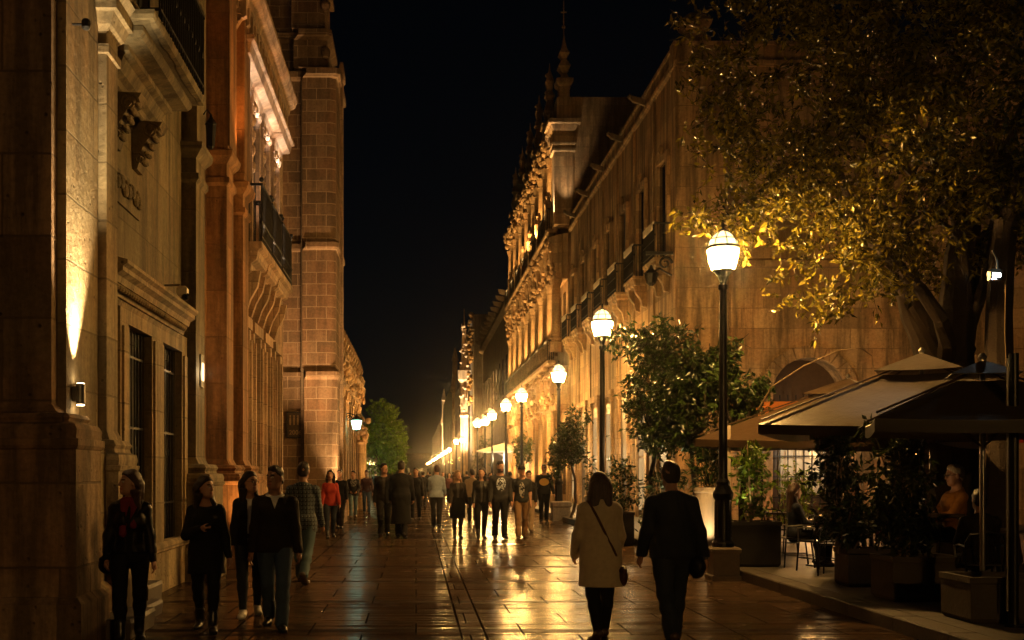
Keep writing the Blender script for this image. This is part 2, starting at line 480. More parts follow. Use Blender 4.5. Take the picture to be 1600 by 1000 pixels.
# ----------------------------------------------------------------- left building A
A = thing('stone_mansion', (-6, 13, 0), 'nearest stone building on the left with thick pillar, tall dark shutters and upper balcony', 'building')
mb = MB(); mb.loftrect(-8.5, -3.45, 10.9, 11.08, ped(1.0) + [(0, 8.0), (.0, 17)])
mb.build('pillar', M['near_stone'], A)
mb = MB(); mb.loftrect(-5.2, -3.37, 11.1, 12.2, [(.2, 0), (.2, .45), (.12, .52), (.12, 1.85), (.05, 2.0), (0, 2.06), (0, 17)])
mb.build('pier', M['smooth_stone'], A)
mb = MB(); mb.loftrect(-5.0, -3.29, 12.25, 12.7, [(.2, 0), (.2, .5), (.17, .56), (.17, 1.66), (.19, 1.67), (.2, 1.72), (.17, 1.725), (.18, 1.78), (.17, 1.84), (.12, 1.86), (.11, 1.9), (.13, 1.94), (.1, 1.99), (.04, 2.0), (.02, 2.05), (0, 2.1), (0, 6.1), (.03, 6.11), (.03, 6.2), (0, 6.21), (0, 6.34), (.06, 6.4), (.1, 6.52), (.14, 6.54), (.14, 6.66), (.2, 6.74), (.2, 6.84), (.03, 6.86), (.03, 9.2), (0, 9.3), (0, 17)])
mb.build('pilaster', M['smooth_stone'], A)
# wall round the two tall shuttered openings
WX = -3.6
W1, W2 = (14.05, 15.25), (15.98, 17.2)
mb = MB()
mb.box(-8, WX, 12.72, 17.66, 0, .62); mb.box(-8, WX, 12.72, 17.66, 3.47, 17)
for a, b in ((12.72, W1[0]), (W1[1], W2[0]), (W2[1], 17.66)): mb.box(-8, WX, a, b, .622, 3.468)
mb.build('wall', M['plaster'], A)
mb = MB()
mb.box(WX, -3.49, 12.72, 17.62, 0, .55); mb.loftrect(WX, -3.47, 12.75, 17.6, [(0, .552), (.04, .58), (.04, .66), (0, .7)])
mb.build('plinth', M['smooth_stone'], A)
mb = MB()
for a, b in ((W1[0] - .42, W1[0] - .02), (W1[1] + .02, W2[0] - .02), (W2[1] + .02, W2[1] + .4)):
    mb.box(WX + .002, -3.5, a, b, .7, 3.45); mb.box(WX + .002, -3.47, a + .08, b - .08, .7, 3.4)
mb.box(WX + .002, -3.5, W1[0] - .42, W2[1] + .4, 3.452, 3.7)
mb.build('window_surround', M['smooth_stone'], A)
CP = [(WX + .003, 3.62), (-3.5, 3.62), (-3.47, 3.68), (-3.44, 3.68), (-3.42, 3.74), (-3.38, 3.8), (-3.36, 3.8), (-3.34, 3.87), (-3.27, 3.91), (-3.27, 3.96), (-3.22, 3.99), (-3.22, 4.03), (-3.6 + .003, 4.14)]
mb = MB(); mb.prism(CP, 'y', 12.86, 17.05)
y = 12.95
while y < 16.95:
    mb.ball((-3.4, y, 3.76), (.05, .05, .045), 8, 5); y += .115
mb.build('cornice', M['smooth_stone'], A)
for a, b in (W1, W2):
    mb = MB()
    n = 5; wv = (b - a) / n
    for i in range(n):
        mb.loftrect(-3.76, -3.7, a + i * wv + .012, a + (i + 1) * wv - .012, [(0, .7), (0, 3.46)])
    for z in (.78, 1.9, 3.3): mb.box(-3.7, -3.672, a, b, z, z + .09)
    mb.box(-3.83, -3.765, a, b, .63, 3.46)
    sh = mb.build('shutter', M['shutter'], A)
    mb = MB()
    for i in range(7):
        yy = a + (i + .5) * (b - a) / 7
        mb.tube([(-3.62, yy, .66), (-3.62, yy, 3.44)], .011, 6)
    for z in (1.2, 2.2, 3.1): mb.box(-3.63, -3.61, a, b, z, z + .03)
    mb.build('grille', M['iron'], sh)
# balcony
mb = MB()
mb.loftrect(-3.7, -3.5, 13.3, 15.15, [(0, 6.12), (.03, 6.16), (.03, 6.24), (.1, 6.28), (.16, 6.4), (.24, 6.44), (.24, 6.5), (.42, 6.53), (.46, 6.58), (.46, 6.64), (.6, 6.66), (.62, 6.7), (.62, 6.75)])
bal = mb.build('balcony', M['plaster'], A)
for yy in (13.5, 14.62):
    mb = MB()
    mb.prism([(-3.6, 5.5), (-3.54, 5.5), (-3.5, 5.62), (-3.5, 5.72), (-3.42, 5.86), (-3.34, 5.98), (-3.26, 6.02), (-3.22, 6.1), (-3.6, 6.118)], 'y', yy, yy + .32)
    mb.scroll((-3.36, yy - .01, 5.98), .11, .1, 'y'); mb.scroll((-3.5, yy - .01, 5.62), .07, .1, 'y')
    for k in range(5): mb.ball((-3.3 - .045 * k, yy + .16, 6.02 - .1 * k), (.045, .15, .04), 8, 5)
    mb.build('bracket', M['plaster'], bal)
mb = MB(); mb.box(-3.6, -3.57, 13.55, 14.9, 4.9, 5.3)
for k in range(7): mb.ball((-3.55, 13.7 + .18 * k, 5.12 + .04 * math.sin(k * 2)), (.045, .1, .09), 8, 5); mb.ball((-3.555, 13.62 + .18 * k, 5.2), (.03, .05, .04), 7, 5)
mb.build('carved_panel', M['plaster'], A)
mb = MB()
x1, ya, yb = -2.88, 12.95, 15.58
n = 22
for i in range(n + 1):
    yy = ya + (yb - ya) * i / n
    mb.tube([(x1, yy, 6.76), (x1, yy, 7.78)], .013, 6)
    if i % 2: mb.ball((x1, yy, 7.25), (.03, .03, .05), 6, 4)
for yy in (ya, yb):
    for k in range(6): mb.tube([(x1 - .12 * k, yy, 6.76), (x1 - .12 * k, yy, 7.78)], .013, 6)
    mb.box(x1 - .7, x1, yy - .02, yy + .02, 7.78, 7.82); mb.box(x1 - .7, x1, yy - .015, yy + .015, 6.84, 6.87)
mb.box(x1 - .025, x1 + .025, ya - .02, yb + .02, 7.78, 7.83); mb.box(x1 - .015, x1 + .015, ya, yb, 6.84, 6.87)
mb.build('railing', M['iron'], bal)
mb = MB(); mb.box(-3.63, -3.585, 13.5, 15.0, 6.76, 10.2)
for a, b in ((13.52, 14.2), (14.3, 14.98)): mb.box(-3.585, -3.56, a, b, 6.8, 10.1)
mb.build('balcony_door', M['shutter'], A)
mb = MB()
for a, b in ((13.2, 13.48), (15.02, 15.3)): mb.box(-3.6, -3.48, a, b, 6.76, 10.4)
mb.prism([(WX, 10.2), (-3.48, 10.2), (-3.4, 10.4), (-3.3, 10.5), (-3.3, 10.62), (WX, 10.8)], 'y', 13.0, 15.5)
mb.build('door_surround', M['plaster'], A)
# broken stone steps by the plinth
for i, (a, b, x1, h) in enumerate(((11.35, 12.4, -2.82, .2), (12.5, 13.5, -2.98, .17), (13.3, 14.0, -3.1, .34))):
    mb = MB(); mb.loftrect(-3.55, x1, a, b, [(0, 0), (.015, h - .04), (0, h)]); mb.build('step', M['kerb_stone'], A)
# three tall pilasters
def tall_pilaster(x1, y0, y1, mat, capz=7.1, top=17.0, up=.0, name='pilaster', parent=None):
    mb = MB()
    pr = [(.3, 0), (.3, .42), (.25, .5), (.25, 1.44), (.27, 1.45), (.29, 1.5), (.26, 1.505), (.27, 1.56), (.25, 1.62), (.17, 1.635), (.16, 1.67), (.19, 1.72), (.15, 1.77), (.05, 1.78), (.03, 1.82), (0, 1.88), (0, capz - .5), (.05, capz - .45), (.05, capz - .36), (0, capz - .34), (0, capz - .12), (.1, capz), (.12, capz + .1), (.02, capz + .14), (.0, top)]
    mb.loftrect(-5.5, x1, y0, y1, pr)
    if up: mb.box(-5.2, x1 + up, y0 - .0, y1 + up, capz + .2, top)
    return mb.build(name, mat, parent)
tall_pilaster(-3.38, 17.7, 18.42, M['plaster'], 6.6, parent=A)
# ----------------------------------------------------------------- left building B
B = thing('balconied_palace', (-6, 25, 0), 'orange lit stone palace on the left with bracketed balconies and carved window heads', 'building')
tall_pilaster(-3.27, 19.9, 20.62, M['red_stone'], 7.1, 17.0, .05, parent=B)
tall_pilaster(-3.2, 21.3, 22.0, M['red_stone'], 6.9, 17.0, .03, parent=B)
mb = MB(); mb.box(-8, -3.62, 18.5, 22.1, 0, 17); mb.build('wall', M['red_stone'], B)
XB = -3.45
mb = MB(); mb.box(-8, XB, 22.1, 29.9, 0, 10.5); mb.build('wall', M['facade_stone'], B)
mb = MB()
pr = [(XB, 9.95), (XB + .06, 9.95), (XB + .08, 10.1), (XB + .2, 10.16), (XB + .2, 10.28), (XB + .36, 10.34), (XB + .38, 10.46), (XB + .5, 10.52), (XB + .56, 10.66), (XB + .56, 10.74), (XB, 10.85)]
mb.prism(pr, 'y', 21.0, 28.1)
y = 21.1
while y < 28.0:
    mb.prism([(XB + .01, 9.8), (XB + .14, 9.8), (XB + .24, 9.98), (XB + .34, 10.02), (XB + .34, 10.33), (XB + .01, 10.33)], 'y', y, y + .16)
    mb.scroll((XB + .2, y - .005, 9.98), .1, .1, 'y', n=10)
    y += .42
mb.build('cornice', M['facade_stone'], B)
mb = MB(); mb.box(-8, XB - .2, 21.0, 29.9, 10.5, 12.4); mb.loftrect(-8, XB - .15, 21, 29.9, [(0, 12.4), (.1, 12.5), (.1, 12.7), (0, 12.75)])
mb.build('parapet', M['facade_stone'], B)
BAYS = (22.55, 24.2, 25.9, 27.75)
for k, yc in enumerate(BAYS):
    mb = MB(); mb.box(XB - .0, XB + .012, yc - .45, yc + .45, 7.3, 9.15)
    wd = mb.build('window', M['dark_glass'], B)
    mb = MB()
    for s in (-1, 1): mb.box(XB, XB + .1, yc + s * .56 - .1, yc + s * .56 + .1, 6.3, 9.2)
    mb.box(XB, XB + .12, yc - .68, yc + .68, 9.2, 9.34)
    mb.loftrect(XB - .1, XB + .06, yc - .6, yc + .6, [(0, 9.3), (.06, 9.36), (.1, 9.5), (.26, 9.56), (.3, 9.74), (.36, 9.78), (.36, 9.86)])
    for q in range(3): mb.ball((XB + .1, yc - .4 + .4 * q, 9.2), (.07, .12, .1), 8, 5)
    mb.build('window_frame', M['facade_stone'], wd)
    mb = MB()
    for q in range(4): mb.ball((XB + .08, yc - .55 + random.random() * .2, 8.9 - .32 * q), (.08, .09, .13), 8, 5)
    mb.build('carved_panel', M['facade_stone'], wd)
    # lower dark doorway with its light frame
    mb = MB(); mb.box(XB, XB + .012, yc - .4, yc + .4, 0.02, 4.35)
    dr = mb.build('doorway', M['wood_dark'], B)
    mb = MB()
    for s in (-1, 1):
        mb.box(XB, XB + .13, yc + s * .52 - .11, yc + s * .52 + .11, 0, 4.5); mb.box(XB + .13, XB + .17, yc + s * .52 - .05, yc + s * .52 + .05, .4, 4.3)
        mb.box(XB, XB + .22, yc + s * .52 - .14, yc + s * .52 + .14, 0, .5)
    mb.box(XB, XB + .16, yc - .66, yc + .66, 4.5, 4.72)
    mb.build('door_frame', M['facade_stone'], dr)
for a, b in ((22.3, 23.75), (23.95, 25.5), (25.75, 27.6)):
    mb = MB()
    mb.loftrect(XB - .1, XB + .06, a + .3, b - .3, [(-.05, 5.3), (0, 5.36), (.04, 5.5), (.16, 5.56), (.18, 5.72), (.3, 5.78), (.34, 5.94), (.42, 5.98), (.42, 6.1)])
    bl = mb.build('balcony', M['facade_stone'], B)
    for q in (a + .28, b - .44):
        mb = MB(); mb.prism([(XB, 4.75), (XB + .12, 4.8), (XB + .2, 5.05), (XB + .34, 5.3), (XB + .4, 5.6), (XB, 5.6)], 'y', q, q + .17)
        mb.build('bracket', M['facade_stone'], bl)
    mb = MB(); X1 = XB + .46
    n = 13
    for i in range(n + 1):
        yy = a + (b - a) * i / n
        mb.tube([(X1, yy, 6.1), (X1, yy, 7.22)], .014, 5)
        mb.ball((X1, yy, 6.5), (.035, .035, .05), 6, 4)
    mb.box(X1 - .02, X1 + .02, a, b, 7.2, 7.25); mb.box(X1 - .015, X1 + .015, a, b, 6.2, 6.23)
    for yy in (a, b):
        for q in range(4): mb.tube([(X1 - .12 * q, yy, 6.1), (X1 - .12 * q, yy, 7.22)], .013, 5)
        mb.box(X1 - .45, X1, yy - .015, yy + .015, 7.2, 7.25); mb.ball((X1, yy, 7.32), .05, 8, 5)
    mb.build('railing', M['iron'], bl)
# ----------------------------------------------------------------- tower C
T = thing('stone_tower', (-4, 38, 0), 'tall brown stone tower with projecting buttress and ledges beside the palace', 'tower')
fp = [(-9, 36.35), (-3.5, 36.35), (-3.5, 36.0), (-2.62, 36.0), (-2.46, 36.12), (-2.46, 39.2), (-9, 39.2)]
def inset(fp, d): return [(x - (d if x > -5 else 0), yy + (d if yy < 37 else -d)) for x, yy in fp]
def stack(mb, zs):
    for (z0, d0, z1, d1) in zs:
        a, b = inset(fp, d0), inset(fp, d1); n = len(a)
        mb.add([(p[0], p[1], z0) for p in a] + [(p[0], p[1], z1) for p in b],
               [(i, (i + 1) % n, (i + 1) % n + n, i + n) for i in range(n)] + [tuple(range(n - 1, -1, -1)), tuple(range(n, 2 * n))])
mb = MB(); stack(mb, [(0, -.12, .9, -.12), (.9, -.12, 1.0, 0), (1.0, 0, 4.55, 0), (4.95, .06, 8.6, .06), (8.95, .06, 14.0, .06)])
mb.build('shaft', M['tower_stone'], T)
mb = MB(); stack(mb, [(4.55, .0, 4.65, -.06), (4.65, -.06, 4.8, -.06), (4.8, -.06, 4.95, .06)]); mb.build('ledge', M['tower_stone'], T)
mb = MB(); stack(mb, [(8.6, .06, 8.7, -.04), (8.7, -.04, 8.85, -.04), (8.85, -.04, 8.95, .06)])
mb.build('ledge', M['tower_stone'], T)
mb = MB(); stack(mb, [(14.0, .06, 14.1, -.08), (14.1, -.08, 14.28, -.08), (14.28, -.08, 14.4, .2), (14.4, .36, 15.3, .36), (15.3, .36, 15.42, .2), (15.42, .2, 15.6, .2), (15.6, .2, 15.7, .4), (15.7, .44, 17.2, .44), (17.2, .3, 17.4, .3), (17.4, .5, 21, .6)])
for z in (14.9, 16.4, 17.3):
    mb.ball((-2.86, 36.4, z), (.16, .16, .2), 8, 6)
mb.build('belfry', M['tower_stone'], T)
mb = MB(); mb.box(-3.62, -3.5, 36.2, 36.34, 1.0, 14); mb.build('drainpipe', M['dark_stone'], T)  # dark strip along the dark groove between the two bays
mb = MB(); mb.box(-2.455, -2.36, 37.2, 37.5, 0, 14.2); mb.loftrect(-2.455, -2.36, 37.2, 37.5, [(0, 14.2), (.06, 14.3), (.06, 14.5), (0, 14.9)]); mb.build('pilaster', M['facade_stone'], T)
# carved sign plaque on the tower's dark bay
zc0, zc1 = PZ(683, 36.3), PZ(645, 36.3)
SG = thing('sign_plaque', (-3.8, 36.28, zc0), 'dark framed notice with pale figures and the digits 2006 fixed to the tower', 'sign')
mb = MB(); mb.box(-4.05, -3.54, 36.27, 36.32, zc0, zc1); mb.build('board', M['wood_dark'], SG)
mb = MB()
for a, b, c, d in ((-4.05, -3.54, zc0 - .03, zc0), (-4.05, -3.54, zc1, zc1 + .03), (-4.08, -4.05, zc0 - .03, zc1 + .03), (-3.54, -3.51, zc0 - .03, zc1 + .03)): mb.box(a, b, 36.25, 36.32, c, d)
mb.build('frame', M['iron'], SG)
def text(body, loc, size, mat, parent, rot=(90, 0, 0), ext=.004, name='lettering'):
    cu = bpy.data.curves.new(name, 'FONT'); cu.body = body; cu.size = size; cu.extrude = ext; cu.align_x = 'CENTER'
    q = bpy.data.objects.new(name, cu); me = bpy.data.meshes.new_from_object(q); bpy.data.objects.remove(q)
    me.materials.clear(); me.materials.append(mat)
    o = bpy.data.objects.new(name, me); COL.objects.link(o)
    if parent is not None: o.parent = parent; loc = Vector(loc) - Vector(parent.location)
    o.location = loc; o.rotation_euler = tuple(R(a) for a in rot)
    return o
sgm = plain('sign_paint', (.3, .2, .1), .6)
text('2006', (-3.8, 36.262, zc0 + .08), .2, sgm, SG)
mb = MB()
for k in range(4): mb.loftrect(-3.98 + .12 * k, -3.94 + .12 * k, 36.26, 36.269, [(0, zc0 + .38), (.012, zc0 + .5 + .03 * (k % 2)), (0, zc0 + .62)]); mb.ball((-3.96 + .12 * k, 36.265, zc0 + .66), (.025, .006, .03), 8, 5)
mb.build('figures', sgm, SG)
# ----------------------------------------------------------------- facade D beyond the tower
D = thing('ornate_house', (-4, 46, 0), 'low ornate stone house with gold lit cornice carvings beyond the tower', 'building')
XD = -2.75
mb = MB(); mb.box(-9, XD, 39.4, 55, 0, 6.6); mb.build('wall', M['ornate_stone'], D)
pil = None
for k in range(9):
    yy = 40.0 + 1.75 * k
    if pil is None:
        mb = MB(); mb.loftrect(XD, XD + .1, yy, yy + .4, [(.08, 0), (.08, .8), (0, .9), (0, 4.4), (.05, 4.45), (.09, 4.7), (0, 4.8)]); pil = mb.build('pilaster', M['ornate_stone'], D)
    else: part_copy(pil, D, (0, 1.75 * k, 0))
door = None
for k in range(8):
    if door is None:
        mb = MB(); mb.box(XD, XD + .015, 40.75, 41.6, 0, 3.6); door = mb.build('door', M['wood_dark'], D)
    else: part_copy(door, D, (0, 1.75 * k, 0))
mb = MB(); mb.prism([(XD, 4.8), (XD + .14, 4.85), (XD + .16, 5.3), (XD + .3, 5.4), (XD + .34, 5.6), (XD, 5.7)], 'y', 39.5, 55)
rr = random.Random(3)
for k in range(70):
    yy = 39.7 + 15.1 * k / 70
    mb.ball((XD + .2 + rr.uniform(0, .12), yy, rr.uniform(4.9, 5.9)), (rr.uniform(.06, .13), rr.uniform(.08, .16), rr.uniform(.08, .17)), 7, 5)
for k in range(12):
    mb.loftrect(XD + .02, XD + .22, 40 + 1.25 * k, 40.22 + 1.25 * k, [(0, 5.6), (.05, 5.9), (-.04, 6.1), (.06, 6.35), (-.09, 6.9)])
mb.build('cornice', M['ornate_stone'], D)
mb = MB(); mb.lathe((XD + .34, 51.6, 0), [(.3, 0), (.3, .5), (.2, .6), (.18, 2.9), (.26, 3.0), (.22, 3.1)], 14)
for k in range(26): mb.ball((XD + .34 + rr.uniform(-.3, .3), 51.6 + rr.uniform(-.3, .3), 3.1 + rr.uniform(0, 1.1)), rr.uniform(.08, .17), 7, 5)
mb.build('column', M['ornate_stone'], D)
# wall lantern with the cool lamp
def lantern_on_arm(loc):
    t = thing('wall_lantern', loc, 'small wall lantern with cool green white light on an iron arm beside the tower', 'lantern')
    x, y, z = loc
    mb = MB(); mb.tube([(x - .5, y, z + .55), (x - .3, y, z + .62), (x - .06, y, z + .55), (x, y, z + .4)], .025, 6); mb.scroll((x - .3, y, z + .42), .13, .1, 'y'); mb.box(x - .56, x - .5, y - .06, y + .06, z + .2, z + .75)
    mb.tube([(x - .5, y, z + .25), (x - .25, y, z + .5)], .018, 6)
    mb.build('arm', M['iron'], t)
    mb = MB(); mb.lathe((x, y, z), [(.13, 0), (.2, .34)], 6); mb.build('glass', M['cool_glow'], t)
    mb = MB(); mb.lathe((x, y, z + .345), [(.23, 0), (.22, .03), (.1, .14), (.03, .2), (.01, .27)], 6); mb.build('cap', M['iron'], t)
    mb = MB(); mb.lathe((x, y, z - .07), [(.03, 0), (.14, .065)], 6); mb.build('base', M['iron'], t)
LY = 44.0
lantern_on_arm((PX(557, LY), LY, PZ(671, LY)))
# ----------------------------------------------------------------- fixtures on the left walls
SC1 = thing('wall_sconce', (-3.26, 11.55, 2.3), 'pale metal up and down wall light glowing on the near stone pier', 'wall light')
sx, sy = -3.295, 11.32
mb = MB(); mb.lathe((sx, sy, PZ(632, sy)), [(.04, 0), (.045, .008), (.045, .2), (.04, .205)], 16); mb.box(-3.37, sx - .035, sy - .04, sy + .04, PZ(632, sy) + .03, PZ(632, sy) + .17)
mb.build('body', M['steel'], SC1)
mb = MB(); mb.lathe((sx, sy, PZ(632, sy) + .202), [(.036, 0), (.036, .006)], 14); mb.lathe((sx, sy, PZ(632, sy) - .01), [(.036, 0), (.036, .006)], 14)
mb.build('lens', M['warm_glow'], SC1)
zs = PZ(632, sy)
WARM = (1.0, .72, .38)
lamp('SPOT', (sx + .07, sy, zs + .225), 620, WARM, (sx - .1, sy + .1, zs + 3.2), .02, 56, 1.0, 'sconce_up')
lamp('SPOT', (sx + .05, sy, zs - .03), 80, WARM, (sx - .13, sy + .03, zs - 2), .02, 40, 1.0, 'sconce_down')
SC2 = thing('wall_sconce', (-3.3, 18.1, 3.0), 'small framed box light glowing on the dark pilaster past the shutters', 'wall light')
mb = MB(); mb.box(-3.376, -3.358, 17.98, 18.26, PZ(605, 18.1), PZ(604, 18.1) + .5)
mb.build('housing', M['iron'], SC2)
z0 = PZ(603, 18.1)
mb = MB(); mb.box(-3.355, -3.345, 18.05, 18.19, z0 + .08, z0 + .36); mb.build('lens', glow('dim_warm_glow', (1.0, .62, .28), 1.0), SC2)
lamp('POINT', (-3.27, 18.1, z0 + .2), 3, WARM, size=.06, name='pilaster_light')
CM = thing('security_camera', (-3.4, 16.6, PZ(468, 16.6)), 'small grey security camera on a bracket above the shutters', 'camera')
cx_, cy_, cz_ = PX(288, 16.4), 16.4, PZ(457, 16.4)
mb = MB(); mb.tube([(WX, cy_ + .1, cz_ + .12), (cx_ - .08, cy_ + .1, cz_ + .12), (cx_ - .05, cy_, cz_ + .06)], .02, 6); mb.build('bracket', M['steel'], CM)
mb = MB(); mb.loftrect(cx_ - .1, cx_ + .05, cy_ - .07, cy_ + .07, [(-.02, cz_ - .06), (0, cz_ - .03), (0, cz_ + .05), (-.03, cz_ + .09)]); mb.build('housing', M['pale_metal'], CM)
mb = MB(); mb.ball((cx_ + .02, cy_ - .02, cz_ - .06), .06, 12, 8); mb.build('lens', M['dark_glass'], CM)
EL = thing('wall_lantern', (-3.3, 18.2, 6.7), 'small unlit dark lantern high on the first tall pilaster past the balcony', 'lantern')
mb = MB(); mb.tube([(-3.36, 18.2, 7.3), (-3.3, 18.2, 7.38), (-3.24, 18.2, 7.3)], .014, 6); mb.build('arm', M['iron'], EL)
mb = MB(); mb.lathe((-3.24, 18.2, 6.75), [(.02, 0), (.06, .04), (.085, .38), (.1, .4), (.03, .5), (.015, .56)], 6); mb.build('housing', M['iron'], EL)
SP = thing('floodlight', (-3.3, 11.8, 5.8), 'short dark metal spotlight arm high on the near pier', 'spotlight')
mb = MB(); fx, fy, fz = PX(104, 11.3), 11.3, PZ(38, 11.3)
mb.tube([(fx, fy, fz), (fx + .15, fy, fz)], .012, 6); mb.lathe((fx + .19, fy, fz - .05), [(.03, 0), (.045, .02), (.045, .08), (.03, .1)], 8); mb.build('arm', M['iron'], SP)
# real uplights that the photograph shows washing these fronts
ORANGE = (1.0, .5, .14); PINK = (1.0, .66, .42); GOLD = (1.0, .53, .15)
def uplight(loc, target, e, col, angle=70, name='uplight', size=.08): lamp('SPOT', loc, e, col, target, size, angle, .9, name)
for k, yc in enumerate(BAYS):
    uplight((XB + .42, yc, 6.2), (XB + .1, yc, 9.6), 90, PINK, 70)
    uplight((XB + .28, yc, 8.75), (XB + .16, yc, 9.7), 26, (1.0, .8, .66), 130, 'hood_light', .05)
    uplight((XB + .4, yc - .8, .15), (XB, yc - .8, 4), 34, GOLD, 60)
uplight((-2.9, 19.3, .2), (-3.5, 20.2, 8), 90, ORANGE, 60)
uplight((-2.85, 20.9, .2), (-3.4, 21.6, 8), 90, ORANGE, 60)
uplight((-3.0, 20.9, 7.3), (-3.5, 20.0, 12), 60, (1.0, .34, .07), 100)
uplight((-3.0, 33.2, .3), (-3.0, 36, 9), 1100, (1.0, .55, .22), 60)
uplight((-2.1, 35.5, .3), (-2.4, 38, 12), 500, (1.0, .6, .25), 60)
for yy in (41, 45, 49, 53): uplight((XD + .75, yy, 3.0), (XD + .1, yy, 6.0), 110, GOLD, 110)
uplight((XD + 1.0, 50.5, .2), (XD + .3, 51.6, 4), 200, GOLD, 60)
# ================================================================= RIGHT SIDE
RX = 7.5
R1 = thing('stone_mansion', (12, 42, 0), 'long orange lit stone building on the right corner with a row of iron balconies', 'building')
Y0, Y1, ZT = 33.1, 56.0, 13.3
BY = [33.65 + 3.3 * k for k in range(7)]       # bays along the street, each 2.3 m of balcony
mb = MB()
# plaza front: piers and arches cut out
arches = [(10.25, 12.35), (14.2, 16.3), (18.2, 20.3), (22.2, 24.3)]
zs_ = 3.95
mb.box(RX, 30, Y0 + .8, Y1, 0, ZT)
xs = RX
for a, b in arches:
    mb.box(xs, a, Y0, Y0 + .8, 0, ZT); xs = b
    r = (b - a) / 2; c = (a + b) / 2
    pts = [(a, ZT), (a, zs_)] + [(c - r * math.cos(math.pi * k / 14), zs_ + r * .95 * math.sin(math.pi * k / 14)) for k in range(15)] + [(b, ZT)]
    n = len(pts)
    # ring of quads above the arch
    for k in range(14):
        x0, z0 = c - r * math.cos(math.pi * k / 14), zs_ + r * .95 * math.sin(math.pi * k / 14)
        x1, z1 = c - r * math.cos(math.pi * (k + 1) / 14), zs_ + r * .95 * math.sin(math.pi * (k + 1) / 14)
        mb.add([(x0, Y0, z0), (x1, Y0, z1), (x1, Y0, ZT), (x0, Y0, ZT), (x0, Y0 + .8, z0), (x1, Y0 + .8, z1)], [(0, 1, 2, 3), (0, 4, 5, 1)])
mb.box(xs, 30, Y0, Y0 + .8, 0, ZT)
mb.build('wall', M['right_stone'], R1)
for a, b in arches:
    r = (b - a) / 2; c = (a + b) / 2
    mb = MB()
    for k in range(13):
        a0, a1 = math.pi * k / 13 + .012, math.pi * (k + 1) / 13 - .012
        q = []
        for rr_, aa in ((r + .01, a0), (r + .01, a1), (r + .36, a1), (r + .36, a0)): q.append((c - rr_ * math.cos(aa), zs_ + rr_ * .95 * math.sin(aa)))
        mb.prism(q, 'y', Y0 - .05, Y0 - .002)
    mb.box(a - .3, a - .005, Y0 - .07, Y0 - .003, 3.75, 3.93); mb.box(b + .005, b + .3, Y0 - .07, Y0 - .003, 3.75, 3.93)
    mb.build('arch', M['right_stone'], R1)
# dark doorway behind each arch; the first has a lit grilled window
for i, (a, b) in enumerate(arches):
    mb = MB(); mb.box(a - .1, b + .1, Y0 + .7, Y0 + .795, 0.15, 5.2)
    dr = mb.build('doorway', M['wood_dark'], R1)
    if i == 0:
        mb = MB()
        c0, c1 = PX(1228, Y0), PX(1300, Y0)
        for k in range(14):
            x = c0 + (c1 - c0) * k / 14
            mb.loftrect(x, x + (c1 - c0) / 14 * .8, Y0 + .62, Y0 + .68, [(0, 1.0), (.01, 1.9), (0, 2.9)])
        mb.build('curtain', M['curtain'], dr)
    mb = MB()
    for k in range(9): mb.tube([(a + (b - a) * (k + .5) / 9, Y0 + .45, .2), (a + (b - a) * (k + .5) / 9, Y0 + .45, 3.9)], .02, 5)
    for z in (.9, 1.5, 2.1, 2.7, 3.3): mb.box(a, b, Y0 + .43, Y0 + .47, z, z + .04)
    mb.build('grille', M['iron'], dr)
mb = MB()
mb.prism([(RX - .002, ZT), (RX - .1, ZT + .06), (RX - .12, ZT + .16), (RX - .03, ZT + .2), (RX - .03, ZT + .6), (RX - .08, ZT + .63), (RX - .08, ZT + .72), (RX + .4, ZT + .72), (RX + .4, ZT)], 'y', Y0 - .1, Y1)
mb.prism([(Y0 - .002, ZT), (Y0 - .1, ZT + .06), (Y0 - .12, ZT + .16), (Y0 - .03, ZT + .2), (Y0 - .03, ZT + .6), (Y0 - .08, ZT + .63), (Y0 - .08, ZT + .721), (Y0 + .4, ZT + .721), (Y0 + .4, ZT)], 'x', RX - .12, 30)
mb.build('cornice', M['right_stone'], R1)
mb = MB(); mb.prism([(Y0 - .003, 7.5), (Y0 - .1, 7.55), (Y0 - .12, 7.72), (Y0 - .003, 7.8)], 'x', RX + 1.2, 30)
mb.build('string_course', M['right_stone'], R1)
# corner pier and pilaster strips on both fronts
mb = MB(); mb.box(RX - .06, RX + 1.15, Y0 - .06, Y0 + .5, 0, ZT); mb.build('corner_pier', M['right_stone'], R1)
mb = MB(); mb.loftrect(7.7, 8.5, Y0 + .1, Y0 + .7, [(0, ZT + .72), (0, ZT + .9), (-.12, ZT + .95), (-.15, ZT + 1.1), (0, ZT + 1.25), (.05, ZT + 1.4), (-.1, ZT + 1.55), (-.25, ZT + 1.7)])
mb.build('finial', M['right_stone'], R1)
mb = MB()
for k in range(5):
    yy = 37.2 + 4.1 * k
    mb.prism([(RX - .1, ZT + .2), (RX - .5, ZT + .34), (RX - .62, ZT + .5), (RX - .5, ZT + .52), (RX - .1, ZT + .4)], 'y', yy, yy + .14)
    mb.ball((RX - .58, yy + .07, ZT + .5), (.08, .09, .1), 7, 5)
mb.build('gargoyles', M['dark_stone'], R1)['kind'] = 'stuff'
win = None
